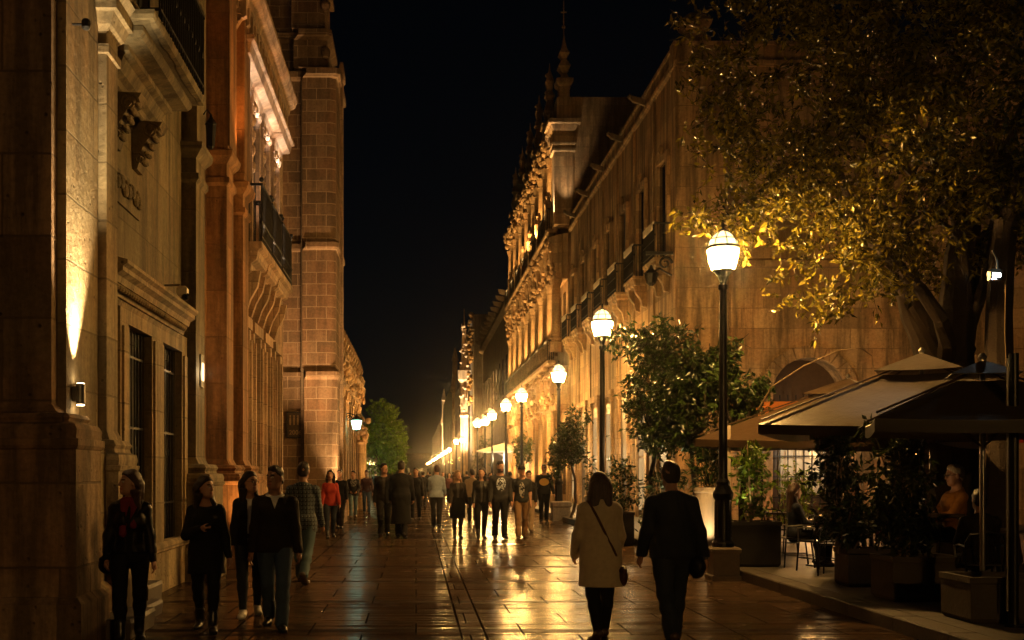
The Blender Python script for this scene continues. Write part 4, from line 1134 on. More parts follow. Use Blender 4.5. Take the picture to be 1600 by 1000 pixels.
# ---------------------------------------------------------------- planters on the terrace and what grows in them
def box_planter(x0, x1, y0, y1, h, mat, label, name='planter', z=.15):
    t = thing(name, ((x0 + x1) / 2, (y0 + y1) / 2, z), label, 'planter')
    mb = MB(); mb.loftrect(x0, x1, y0, y1, [(-.03, z), (-.01, z + .03), (0, z + .05), (0, z + h - .07), (.015, z + h - .06), (.015, z + h), (-.045, z + h), (-.05, z + h - .05)]); mb.build('box', M[mat], t)
    mb = MB(); mb.loftrect(x0 + .055, x1 - .055, y0 + .055, y1 - .055, [(0, z + h - .1), (0, z + h - .055)]); mb.build('soil', M['soil'], t)
    return t
box_planter(5.63, 6.35, 15.0, 15.5, .5, 'planter', 'stone planter with slim bamboo, farther of the pair on the terrace edge')
box_planter(5.51, 6.35, 13.3, 13.95, .52, 'planter', 'stone planter with tall bamboo, nearer of the pair on the terrace edge')
box_planter(5.49, 6.6, 11.4, 12.05, .46, 'planter', 'wide low stone planter holding the front umbrella pole')
box_planter(PX(1143, 18.2), PX(1220, 18.2), 18.2, 18.8, .72, 'planter_dark', 'dark low box planter right of the nearest lamp, with lit leaves')
box_planter(PX(946, 26), PX(991, 26), 26, 26.6, .75, 'planter_dark', 'dark box planter behind the woman in the beige coat', z=0)
box_planter(5.35, 6.0, 36, 36.6, .7, 'planter_dark', 'dark box planter near the third lamp block')
pt = thing('flower_pot', (PX(1107, 21.5), 21.5, .15), 'tall cream tapered pot behind the man in dark jacket', 'pot')
mb = MB(); mb.lathe((pt.location.x, 21.5, .15), [(.18, 0), (.2, .03), (.245, .9), (.25, 1.12), (.275, 1.14), (.275, 1.22), (.22, 1.22), (.21, 1.16)], 24); mb.build('pot', M['pot'], pt, smooth=False)
def shrub(px, Y, z0, w_, h_, label, mats, n, seed, L=.13, W=.045, stems=5, name='potted_plant', bamboo=False, x=None):
    r_ = np.random.default_rng(seed); x = PX(px, Y) if x is None else x
    t = thing(name, (x, Y, z0), label, 'plant')
    tips = []
    mb = MB()
    for k in range(stems):
        a = r_.uniform(0, 6.28); rr_ = r_.uniform(0, .12 if bamboo else .08)
        b = np.array([x + rr_ * math.cos(a), Y + rr_ * math.sin(a), z0]); hh = h_ * r_.uniform(.75, 1.0)
        e = b + np.array([r_.normal() * w_ * .22, r_.normal() * w_ * .22, hh])
        limb(mb, b, e, .014, .006, r_, .05, 6, 5)
        m = n // stems
        tt = r_.uniform(.12 if not bamboo else .2, 1.05, (m, 1)); sd = (w_ * .5) * (np.sin(np.clip(tt, 0, 1) * 2.6 + .45) * .9 + .1)
        q = r_.normal(size=(m, 3)) * np.array([.5, .5, .12])
        tips.append(b + (e - b) * tt + q * sd)
    tips = np.concatenate(tips)
    c, d, dd = sprays(r_, tips, 7, L * 1.1, -.25)
    leaf_mesh('foliage', c, d, L, W, M[mats], t, r_)
    mb.build('stems', M['pale_bark'], t)
    return t
shrub(1320, 15.25, .58, .62, 1.85, 'tall dark bamboo in the farther stone planter', 'leaf_dark', 190, 1, stems=7, bamboo=True, name='bamboo')
shrub(1330, 15.2, .58, .7, .75, 'low spotted shrub at the foot of the farther bamboo', 'leaf_sap', 80, 21, stems=5, name='shrub')
shrub(1412, 13.6, .58, .62, 1.75, 'tall dark bamboo in the nearer stone planter', 'leaf_dark', 230, 2, stems=7, bamboo=True, name='bamboo')
shrub(1405, 13.6, .58, .6, .95, 'low shrub at the foot of the nearer bamboo', 'leaf_dark', 80, 22, stems=5, name='shrub')
shrub(1172, 18.5, .8, .62, 1.35, 'bright green lit shrub in the dark box planter by the nearest lamp', 'leaf_bright', 120, 3, stems=6, name='shrub')
shrub(1107, 21.5, 1.25, .62, .95, 'spiky plant with gold glints in the tall cream pot', 'leaf_sap', 70, 4, L=.22, W=.035, stems=6)
shrub(968, 26.3, .7, .9, 1.25, 'dark shrub with glints in the box planter behind the beige coat', 'leaf_sap', 120, 5, stems=6, name='shrub')
shrub(930, 36.3, .8, .7, .9, 'small dark shrub in the box planter near the third lamp', 'leaf_dark', 70, 6, stems=5, name='shrub')
shrub(1238, 24.0, .15, .8, 1.75, 'lit green shrub behind the seated woman near the grilled window', 'leaf_bright', 110, 7, stems=6, name='shrub')
shrub(1040, 23.5, .15, 1.0, 1.7, 'dark leafy shrub behind the walking man on the right', 'leaf_dark', 150, 9, stems=6, name='shrub')
lamp('SPOT', (PX(1160, 17.9), 18.1, .95), 8, (1.0, .8, .35), (PX(1175, 18.6), 18.6, 2.6), .03, 90, .9, 'planter_uplight')
lamp('SPOT', (PX(1107, 21.0), 20.9, .25), 16, (1.0, .65, .3), (PX(1107, 21.5), 21.5, 1.3), .03, 80, .9, 'pot_uplight')
lamp('SPOT', (PX(1050, 22.5), 22.6, .4), 18, (1.0, .9, .45), (PX(1050, 25), 24.6, 4.2), .05, 80, .9, 'tree_uplight')
# ================================================================= TERRACE
def umbrella(cx, cy, base, rim, peak, D, phi, mat, label, sides=4, vent=True, pole_r=.028, valance=.12, sag=.06):
    t = thing('umbrella', (cx, cy, base), label, 'umbrella')
    hz = peak - rim
    ve = .30 if vent else 0.0           # the little top tier spans this share of the radius
    def ring(fr, z, n_sub):
        pts = []
        for k in range(sides):
            a0, a1 = phi + 2 * math.pi * k / sides, phi + 2 * math.pi * (k + 1) / sides
            p0, p1 = (math.cos(a0), math.sin(a0)), (math.cos(a1), math.sin(a1))
            for q in range(n_sub):
                u = q / n_sub; dip = math.sin(math.pi * u)
                pts.append((cx + D * fr * (p0[0] * (1 - u) + p1[0] * u) , cy + D * fr * (p0[1] * (1 - u) + p1[1] * u), z - sag * dip * fr * hz))
        return pts
    ns = 6
    def skin(rings, th=.006):
        mb = MB(); n = len(rings[0])
        vs = [p for r_ in rings for p in r_] + [(p[0], p[1], p[2] - th) for r_ in rings for p in r_]
        m = len(rings); o = n * m; fs = []
        for i in range(m - 1):
            for k in range(n):
                a, b = i * n + k, i * n + (k + 1) % n
                fs.append((a, b, b + n, a + n)); fs.append((o + a, o + a + n, o + b + n, o + b))
        for k in range(n):
            a, b = (m - 1) * n + k, (m - 1) * n + (k + 1) % n
            fs.append((a, b, o + b, o + a)); fs.append((k, o + k, o + (k + 1) % n, (k + 1) % n))
        return mb.add(vs, fs)
    top_in = .24 if vent else .015
    frs = [top_in + (1 - top_in) * i / 6 for i in range(7)]
    rings = [ring(f, peak - (.08 if vent else 0) - hz * f, ns) for f in frs]
    rings.append([(p[0], p[1], p[2] - valance) for p in rings[-1]])
    skin(rings).build('canopy', M[mat], t)
    if vent:
        frs = [.012 + (ve - .012) * i / 3 for i in range(4)]
        skin([ring(f, peak + .02 - hz * f * .95, ns) for f in frs]).build('vent_cap', M[mat], t)
    mb = MB(); mb.lathe((cx, cy, 0), [(pole_r, base), (pole_r, peak + .02)], 12); mb.lathe((cx, cy, 0), [(.03, peak + .02), (.045, peak + .05), (.02, peak + .09)], 10); mb.build('pole', M['steel'], t)
    for k in range(sides):
        a = phi + 2 * math.pi * k / sides
        mb = MB(); mb.tube([(cx, cy, peak - .06), (cx + D * .98 * math.cos(a), cy + D * .98 * math.sin(a), rim - .02)], .013, 5)
        hub = rim - .1
        mb.tube([(cx, cy, hub - .25), (cx + D * .5 * math.cos(a), cy + D * .5 * math.sin(a), peak - .1 - hz * .5)], .01, 5)
        mb.build('rib', M['wood_dark'], t)
    return t
umbrella(5.9, 12.0, .62, 2.26, 2.80, 1.55, R(206), 'canvas_dark', 'nearest square umbrella, dull dark canvas on a steel pole in the wide planter', vent=True)
umbrella(PX(1440, 15.8), 15.8, .15, 2.36, 3.27, 2.55, R(196), 'canvas', 'middle square umbrella with vented top, its left slope gold in the lamplight')
umbrella(PX(1325, 20.0), 20.0, .15, 2.3, 3.27, 2.75, R(186), 'canvas', 'farthest brown terrace umbrella, its corner glowing orange behind the lamp post')
# pale lit parasol pole beside the nearest lamp
tp = thing('pale_post', (PX(1137, 19.4), 19.4, .15), 'pale lit square post just right of the nearest lamp', 'post')
mb = MB(); xx = tp.location.x; mb.loftrect(xx - .04, xx + .04, 19.36, 19.44, [(.08, .15), (.08, .18), (0, .19), (0, PZ(665, 19.4))]); mb.build('post', M['pot'], tp)
umbrella(PX(788, 70), 70, .15, 2.95, 3.45, 1.75, R(10), 'canvas_white', 'white awning umbrella lit from below under the fifth lamp', vent=False, valance=.05)
lamp('POINT', (PX(788, 70), 69.6, 2.5), 170, (1.0, .78, .45), size=.15, name='awning_light')
AW = thing('awning', (10, 26.5, 2.3), 'long orange fabric awning behind the umbrellas before the grilled windows', 'awning')
ay = 25.2; z0, z1 = PZ(686, ay), PZ(664, ay)
mb = MB()
xa, xb = PX(1188, ay), PX(1400, ay)
mb.add([(xa, ay, z1), (xb, ay, z1), (xb, ay, z0), (xa, ay, z0), (xa, ay + .01, z1), (xb, ay + .01, z1), (xb, ay + .01, z0), (xa, ay + .01, z0), (xa, ay + 3, z1 + .7), (xb, ay + 3, z1 + .7), (xb, ay + 3, z1 + .69), (xa, ay + 3, z1 + .69)],
       [(0, 3, 2, 1), (4, 5, 6, 7), (2, 3, 7, 6), (0, 1, 9, 8), (4, 11, 10, 5), (0, 8, 11, 4), (1, 5, 10, 9), (8, 9, 10, 11)])
mb.build('canvas', M['canvas_orange'], AW)
mb = MB()
for xx in (xa + .05, (xa + xb) / 2, xb - .05): mb.tube([(xx, ay + .05, .15), (xx, ay + .05, z1)], .025, 8); mb.tube([(xx, ay + .05, z1 - .02), (xx, ay + 2.95, z1 + .66)], .02, 6)
mb.build('frame', M['black_metal'], AW)
A2 = thing('awning', (13, 26.6, 2.3), 'red fabric awning strip at the right beyond the dark tree trunks', 'awning')
mb = MB(); xa, xb = PX(1452, ay), PX(1640, ay); z0, z1 = PZ(692, ay), PZ(662, ay)
mb.add([(xa, ay, z1), (xb, ay, z1), (xb, ay, z0), (xa, ay, z0), (xa, ay + .01, z1), (xb, ay + .01, z1), (xb, ay + .01, z0), (xa, ay + .01, z0), (xa, ay + 3, z1 + .7), (xb, ay + 3, z1 + .7), (xb, ay + 3, z1 + .69), (xa, ay + 3, z1 + .69)],
       [(0, 3, 2, 1), (4, 5, 6, 7), (2, 3, 7, 6), (0, 1, 9, 8), (4, 11, 10, 5), (0, 8, 11, 4), (1, 5, 10, 9), (8, 9, 10, 11)])
mb.build('canvas', M['canvas_red'], A2)
mb = MB()
for xx in (xa + .05, xb - .05): mb.tube([(xx, ay + .05, .15), (xx, ay + .05, z1)], .025, 8); mb.tube([(xx, ay + .05, z1 - .02), (xx, ay + 2.95, z1 + .66)], .02, 6)
mb.build('frame', M['black_metal'], A2)
# string of small bulbs under the awning
for i, px in enumerate((1248, 1256, 1272, 1292)):
    bb = thing('pendant_bulb', (PX(px, 26.8), 26.8, PZ(690, 26.8)), ('small amber bulb, first from the left under the orange awning', 'small amber bulb, second from the left under the orange awning', 'bigger amber bulb, third from the left under the orange awning', 'small amber bulb, fourth from the left under the orange awning')[i], 'bulb', 'bulbs under the awning')
    mb = MB(); bx, bz = PX(px, 26.8), PZ(690 - 3 * (i == 2), 26.8); mb.ball((bx, 26.8, bz), .055 if i == 2 else .04, 10, 6); mb.build('globe', M['amber_glow'], bb)
    mb = MB(); mb.tube([(bx, 26.8, bz + .04), (bx, 26.8, bz + .35)], .006, 4); mb.build('cord', M['iron'], bb)
lamp('POINT', (PX(1265, 26.6), 26.4, 2.1), 90, (1.0, .5, .15), size=.15, name='bulb_light')
lamp('POINT', (PX(1275, 32), 32.3, 2.4), 24, (1.0, .75, .45), size=.2, name='window_light')
lamp('POINT', (PX(1540, 26), 26.4, 2.2), 10, (1.0, .35, .15), size=.2, name='bulb_light')
# steel post by the front planter
SPT = thing('steel_post', (PX(1584, 11.2), 11.2, .15), 'tall dark steel post standing before the wide front planter at the right border', 'post')
px_ = SPT.location.x
mb = MB(); mb.lathe((px_, 11.2, 0), [(.09, .15), (.09, .165), (.05, .17), (.045, .25), (.045, PZ(552, 11.2))], 16); mb.build('post', M['black_metal'], SPT)
mb = MB(); mb.lathe((px_ - .062, 11.2, 0), [(.012, .3), (.012, PZ(560, 11.2))], 8); mb.build('conduit', M['steel'], SPT)
# cool floodlight in the branches
FL = thing('floodlight', P(1555, 431, 13.4), 'small white floodlight shining through leaves at the right border', 'floodlight')
fx, fy, fz = P(1555, 431, 13.4)
mb = MB(); mb.loftrect(fx - .07, fx + .07, fy - .03, fy + .05, [(0, fz - .05), (0, fz + .05), (-.02, fz + .08)]); mb.build('housing', M['black_metal'], FL)
mb = MB(); mb.box(fx - .045, fx + .045, fy - .037, fy - .032, fz - .02, fz + .025); mb.build('lens', M['white_glow'], FL)
mb = MB(); mb.tube([(fx + .05, fy + .05, fz + .05), (fx + .08, fy + .12, fz + .2), (fx + .12, fy + .3, fz + .35)], .012, 6); mb.build('bracket', M['iron'], FL)
lamp('SPOT', (fx, fy - .12, fz), 70, (.85, .94, 1.0), (5.0, 17.9, .1), .03, 34, 1.0, 'flood_beam')
lamp('SPOT', (fx, fy - .15, fz + .1), 5, (.9, .95, .7), (7.6, 17.0, 8.4), .06, 140, .8, 'flood_spill')
# a thin arching twig (bare cane) over the umbrellas
tw = MB(); tw.tube([P(1185, 640, 17.5), P(1205, 605, 17.4), P(1255, 572, 17.3), (PX(1310, 17.2), 17.2, PZ(548, 17.2)), P(1345, 543, 17.2), P(1362, 556, 17.2), P(1366, 585, 17.2)], [.014, .013, .012, .01, .009, .008, .006], 6)
tag(tw.build('bare_cane', M['pale_bark']), 'long thin bare cane arching over the umbrella tops', 'cane')
wr = MB(); wr.tube([P(1571, 445, 17), P(1570, 520, 17), P(1575, 640, 17)], .008, 5); wr.build('cable', M['pale_bark'])
tag(bpy.data.objects['cable'], 'thin pale cable hanging by the dark trunk at the right border', 'cable')
# ---------------------------------------------------------------- chairs and tables
def make_chair():
    t = thing('bistro_chair', (0, 0, 0), 'chair', 'chair', 'metal terrace chairs')
    mb = MB(); mb.loftrect(-.2, .2, -.2, .2, [(-.02, .44), (0, .445), (0, .46), (-.015, .468)]); mb.build('seat', M['black_metal'], t, world=False)
    for sx in (-1, 1):
        mb = MB(); mb.tube([(sx * .19, -.19, .44), (sx * .21, -.22, 0)], .013, 6); mb.build('leg', M['black_metal'], t, world=False)
        mb = MB(); mb.tube([(sx * .19, .19, .46), (sx * .2, .25, 0)], .013, 6); mb.build('leg', M['black_metal'], t, world=False)
    mb = MB(); mb.tube([(-.2, .19, .45), (-.21, .23, .7), (-.17, .27, .8), (0, .29, .83), (.17, .27, .8), (.21, .23, .7), (.2, .19, .45)], .014, 6)
    for k in (-1, 0, 1): mb.tube([(k * .09, .2, .46), (k * .09, .275, .82)], .008, 5)
    mb.build('backrest', M['black_metal'], t, world=False)
    for sx in (-1, 1):
        mb = MB(); mb.tube([(sx * .21, .23, .66), (sx * .235, .05, .67), (sx * .22, -.18, .65), (sx * .2, -.19, .45)], .012, 6); mb.build('armrest', M['steel'], t, world=False)
    mb = MB(); mb.tube([(-.2, -.21, .2), (.2, -.21, .2)], .008, 5); mb.tube([(-.2, -.21, .2), (-.2, .23, .2)], .008, 5); mb.tube([(.2, -.21, .2), (.2, .23, .2)], .008, 5); mb.build('stretcher', M['black_metal'], t, world=False)
    return t
chp = make_chair()
CH = [(PX(1243, 18.3), 18.3, 265, 'metal chair under the long haired seated woman'),
      (PX(1272, 17.6), 17.45, 200, 'empty metal chair nearest the kerb, right of the seated woman'),
      (PX(1300, 16.9), 16.75, 150, 'empty metal chair partly behind the farther bamboo planter'),
      (PX(1185, 22.0), 22.0, 60, 'metal chair behind the dark box planter'),
      (PX(1215, 21.4), 21.2, 130, 'metal chair facing the table behind the seated woman'),
      (PX(1482, 14.6), 14.6, 90, 'high metal chair under the grey haired seated man'),
      (PX(1390, 15.2), 15.4, 0, 'metal chair in the dark behind the nearer bamboo'),
      (PX(1530, 13.2), 13.2, 170, 'metal chair under the dark guest seen from behind'),
      (PX(1400, 18.5), 18.5, 270, 'metal chair at the far dark table')]
for i, (x, yy, rz, lab) in enumerate(CH):
    if lab.startswith('high'): thing_copy(chp, (x, yy, .152), R(rz), lab, None, (1, 1, 1.4))
    elif i == 0: chp.location = (x, yy, .152); chp.rotation_euler = (0, 0, R(rz)); chp['label'] = lab
    else: thing_copy(chp, (x, yy, .152), R(rz), lab)
def make_table():
    t = thing('cafe_table', (0, 0, 0), 'table', 'table', 'terrace tables')
    mb = MB(); mb.loftrect(-.35, .35, -.35, .35, [(-.01, .71), (0, .715), (0, .738), (-.008, .745)]); mb.build('tabletop', M['wood_dark'], t, world=False)
    mb = MB(); mb.lathe((0, 0, 0), [(.03, .03), (.03, .71)], 10); mb.lathe((0, 0, .69), [(.03, 0), (.16, .018)], 10); mb.build('pedestal', M['black_metal'], t, world=False)
    mb = MB(); mb.lathe((0, 0, 0), [(.24, 0), (.24, .02), (.04, .05)], 18); mb.build('base', M['black_metal'], t, world=False)
    return t
tbp = make_table()
TB = [(PX(1283, 18.5), 18.5, 'table with warm lit top in front of the long haired seated woman'),
      (PX(1445, 14.6), 14.6, 'high glossy table before the grey haired seated man'),
      (PX(1200, 21.8), 21.8, 'table between the two chairs behind the box planter'),
      (PX(1370, 16.2), 16.4, 'table in the dark between the bamboo planters'),
      (PX(1560, 15.2), 15.2, 'table in the dark beside the steel umbrella pole'),
      (PX(1430, 18.5), 18.5, 'far dark table behind the umbrella poles')]
tbp.location = (TB[0][0], TB[0][1], .152); tbp['label'] = TB[0][2]
for x, yy, lab in TB[1:]: thing_copy(tbp, (x, yy, .152), 0, lab, None, (1, 1, 1.32) if lab.startswith('high') else None)
# candles and glasses on the tables
for (x, yy, zt, lab, lab2) in ((TB[0][0], TB[0][1], .898, 'small lit candle glass on the seated woman\'s table', 'drinking glass on the seated woman\'s table'), (TB[1][0] - .15, TB[1][1] - .1, 1.136, 'small lit candle glass before the grey haired man', 'drinking glass before the grey haired man')):
    t = thing('candle', (x, yy, zt), lab, 'candle')
    mb = MB(); mb.lathe((x, yy, zt), [(.03, 0), (.035, .07), (.03, .072), (.026, .02)], 14); mb.build('holder', M['pot'], t)
    mb = MB(); mb.lathe((x, yy, zt + .022), [(.008, 0), (.014, .02), (.003, .055)], 8); mb.build('flame', M['amber_glow'], t)
    lamp('POINT', (x - .3 * (zt > 1), yy - .25, zt + .3), 1.2, (1.0, .55, .2), size=.12, name='candle_light')
    mb = MB(); mb.lathe((x + .14, yy + .1, zt), [(.028, 0), (.034, .11), (.032, .112), (.026, .01)], 14); tag(mb.build('drinking_glass', M['dark_glass']), lab2, 'glass')

MH = thing('manhole_cover', (2.1, 26.3, 0), 'round metal utility cover set in the paving before the bearded man', 'manhole cover')
mb = MB(); mb.lathe((2.1, 26.3, 0), [(.36, .001), (.36, .006), (.33, .0065), (.33, .004), (.3, .004), (.3, .0068), (.02, .0068)], 32); mb.build('lid', M['steel'], MH)
mb = MB(); mb.lathe((2.1, 26.3, 0), [(.4, .0005), (.4, .005), (.37, .005), (.37, .001)], 32); mb.build('rim', M['iron'], MH)
# ================================================================= PEOPLE
# bodies and clothes are grown as smooth blends of tapered limbs (distance fields) and meshed by surface nets
def sd_cap(X, Y, Z, a, b, ra, rb, sc=(1, 1, 1)):
    a = np.array(a) / sc; b = np.array(b) / sc
    ba = b - a; L = max((ba * ba).sum(), 1e-9)
    px, py, pz = X / sc[0] - a[0], Y / sc[1] - a[1], Z / sc[2] - a[2]
    t = np.clip((px * ba[0] + py * ba[1] + pz * ba[2]) / L, 0, 1)
    return np.sqrt((px - ba[0] * t) ** 2 + (py - ba[1] * t) ** 2 + (pz - ba[2] * t) ** 2) - (ra + (rb - ra) * t)
def sd_ell(X, Y, Z, c, r, Rm=None):
    x, y, z = X - c[0], Y - c[1], Z - c[2]
    if Rm is not None:
        x, y, z = (Rm[0][0] * x + Rm[1][0] * y + Rm[2][0] * z, Rm[0][1] * x + Rm[1][1] * y + Rm[2][1] * z, Rm[0][2] * x + Rm[1][2] * y + Rm[2][2] * z)
    k0 = np.sqrt((x / r[0]) ** 2 + (y / r[1]) ** 2 + (z / r[2]) ** 2)
    k1 = np.sqrt((x / r[0] ** 2) ** 2 + (y / r[1] ** 2) ** 2 + (z / r[2] ** 2) ** 2) + 1e-9
    return k0 * (k0 - 1) / k1
def smin(a, b, k):
    h = np.maximum(k - np.abs(a - b), 0) / k
    return np.minimum(a, b) - h * h * k * .25
def axis(lo, hi, h, fine=None):
    if fine is None: return np.arange(lo, hi + h, h)
    f0, f1, hf = fine
    f0, f1 = max(lo, f0), min(hi, f1)
    if f1 <= f0: return np.arange(lo, hi + h, h)
    out = list(np.arange(lo, f0, h)) + list(np.arange(f0, f1, hf)) + list(np.arange(f1, hi + h, h))
    out = np.array(out); keep = np.concatenate([[True], np.diff(out) > hf * .4]); return out[keep]
def bounds(pr):
    if pr[0] == 'cap':
        a, b, ra, rb = map(np.array, pr[2:6]); sc = np.array(pr[6]) if len(pr) > 6 else np.ones(3)
        r = max(float(ra), float(rb)) * np.maximum(sc, 1)
        return np.minimum(a, b) - r, np.maximum(a, b) + r
    c, r = np.array(pr[2]), np.array(pr[3]); m = r.max() if len(pr) > 4 and pr[4] is not None else r
    return c - m, c + m
def field(prims, h, infl=0.0, k=.03, fine=None, cuts=(), fold=0.0, seed=0, ks=None):
    los, his = zip(*[bounds(p) for p in prims]); pad = (infl if not isinstance(infl, dict) else max(infl.values())) + 2.2 * h + .01
    lo, hi = np.min(los, 0) - pad, np.max(his, 0) + pad
    AX = [axis(lo[i], hi[i], h, fine[i] if fine else None) for i in range(3)]
    d = np.full([len(a) for a in AX], .5, np.float32)
    for p, l, u in zip(prims, los, his):
        f = infl.get(p[1], 0) if isinstance(infl, dict) else infl
        kk = (ks or {}).get(p[1], k)
        m = f + kk + 2 * h
        sl = tuple(slice(max(0, np.searchsorted(AX[i], l[i] - m) - 1), np.searchsorted(AX[i], u[i] + m) + 1) for i in range(3))
        X, Y, Z = AX[0][sl[0]][:, None, None], AX[1][sl[1]][None, :, None], AX[2][sl[2]][None, None, :]
        q = sd_cap(X, Y, Z, *p[2:]) if p[0] == 'cap' else sd_ell(X, Y, Z, *p[2:])
        if p[1].startswith('-'):
            d[sl] = -smin(-d[sl], (q - f), kk)
        else: d[sl] = smin(d[sl], (q - f), kk)
    X, Y, Z = AX[0][:, None, None], AX[1][None, :, None], AX[2][None, None, :]
    if fold:
        r_ = np.random.default_rng(seed)
        n = 0
        for i in range(5):
            v = r_.normal(size=3) * (30, 30, 20); n = n + np.sin(X * v[0] + Y * v[1] + Z * v[2] + r_.uniform(0, 6))
        d += (fold * .45 * n).astype(np.float32)
    for c in cuts: d = np.maximum(d, c(X, Y, Z))
    d = np.asarray(d, np.float32)
    d[0], d[-1], d[:, 0], d[:, -1], d[:, :, 0], d[:, :, -1] = (.1,) * 6
    return AX, d
def nets(AX, d):
    s = d < 0
    c = np.zeros([n - 1 for n in d.shape], np.int8)
    for i in (0, 1):
        for j in (0, 1):
            for k in (0, 1): c += s[i:s.shape[0] - 1 + i, j:s.shape[1] - 1 + j, k:s.shape[2] - 1 + k]
    act = (c > 0) & (c < 8)
    I, J, K = np.nonzero(act)
    idx = -np.ones(act.shape, np.int64); idx[I, J, K] = np.arange(len(I))
    acc = np.zeros((len(I), 3)); cnt = np.zeros(len(I))
    cor = [(i, j, k) for i in (0, 1) for j in (0, 1) for k in (0, 1)]
    for a in cor:
        for ax in range(3):
            if a[ax]: continue
            b = list(a); b[ax] = 1
            da, db = d[I + a[0], J + a[1], K + a[2]], d[I + b[0], J + b[1], K + b[2]]
            m = (da < 0) != (db < 0)
            t = np.where(m, da / np.where(m, da - db, 1), 0)
            pa = np.stack([AX[0][I + a[0]], AX[1][J + a[1]], AX[2][K + a[2]]], 1); pb = np.stack([AX[0][I + b[0]], AX[1][J + b[1]], AX[2][K + b[2]]], 1)
            acc += np.where(m[:, None], pa + (pb - pa) * t[:, None], 0); cnt += m
    V = acc / np.maximum(cnt, 1)[:, None]
    Fs = []
    for ax in range(3):
        o = [1, 1, 1]; o[ax] = 0
        sl0 = tuple(slice(o[i], d.shape[i] - 1) for i in range(3)); sl1 = tuple(slice(o[i] + (1 if i == ax else 0), d.shape[i] - 1 + (1 if i == ax else 0)) for i in range(3))
        a, b = s[sl0], s[sl1]
        m = a != b
        G = np.nonzero(m); g = [G[i] + o[i] for i in range(3)]
        u, v = [(1, 2), (2, 0), (0, 1)][ax]
        def at(du, dv):
            q = [g[0].copy(), g[1].copy(), g[2].copy()]; q[u] -= du; q[v] -= dv
            return idx[q[0], q[1], q[2]]
        f = np.stack([at(1, 1), at(0, 1), at(0, 0), at(1, 0)], 1)
        fl = ~a[G]
        f[fl] = f[fl][:, ::-1]
        Fs.append(f)
    Fc = np.concatenate(Fs); Fc = Fc[(Fc >= 0).all(1)]
    return V, Fc
def grow(name, mat, parent, prims, h, fmat=None, **kw):
    AX, d = field(prims, h, **kw)
    V, Fc = nets(AX, d)
    if not len(Fc): return None
    fm = fmat(V[Fc].mean(1)) if fmat else None
    return link_mesh(name, V, Fc, mat, parent, True, fm, world=False)

def rot(v, ax, a):
    c, s = math.cos(a), math.sin(a); x, y, z = v
    if ax == 'x': return np.array([x, y * c - z * s, y * s + z * c])
    if ax == 'y': return np.array([x * c + z * s, y, -x * s + z * c])
    return np.array([x * c - y * s, x * s + y * c, z])
PM = {}
def pm(name, col, rough=.75, **kw):
    if name not in PM: kw.setdefault('spec', .2); PM[name] = plain('cloth_' + name, col, rough, 0, .22, 22, .25, **kw)
    return PM[name]
SKIN = plain('skin', (.36, .19, .115), .5, 0, .08, 6, .05); SKIN2 = plain('skin_tan', (.26, .13, .075), .5, 0, .08, 6, .05)
LIPS = plain('lips', (.28, .08, .06), .4); EYEW = plain('eye_white', (.6, .56, .5), .25); EYED = plain('eye_dark', (.012, .008, .006), .15)
HAIR = {'dark': hairmat('hair_dark', (.018, .011, .008)), 'brown': hairmat('hair_brown', (.045, .022, .013)), 'grey': hairmat('hair_grey', (.42, .36, .27)), 'light': hairmat('hair_light', (.15, .085, .042))}

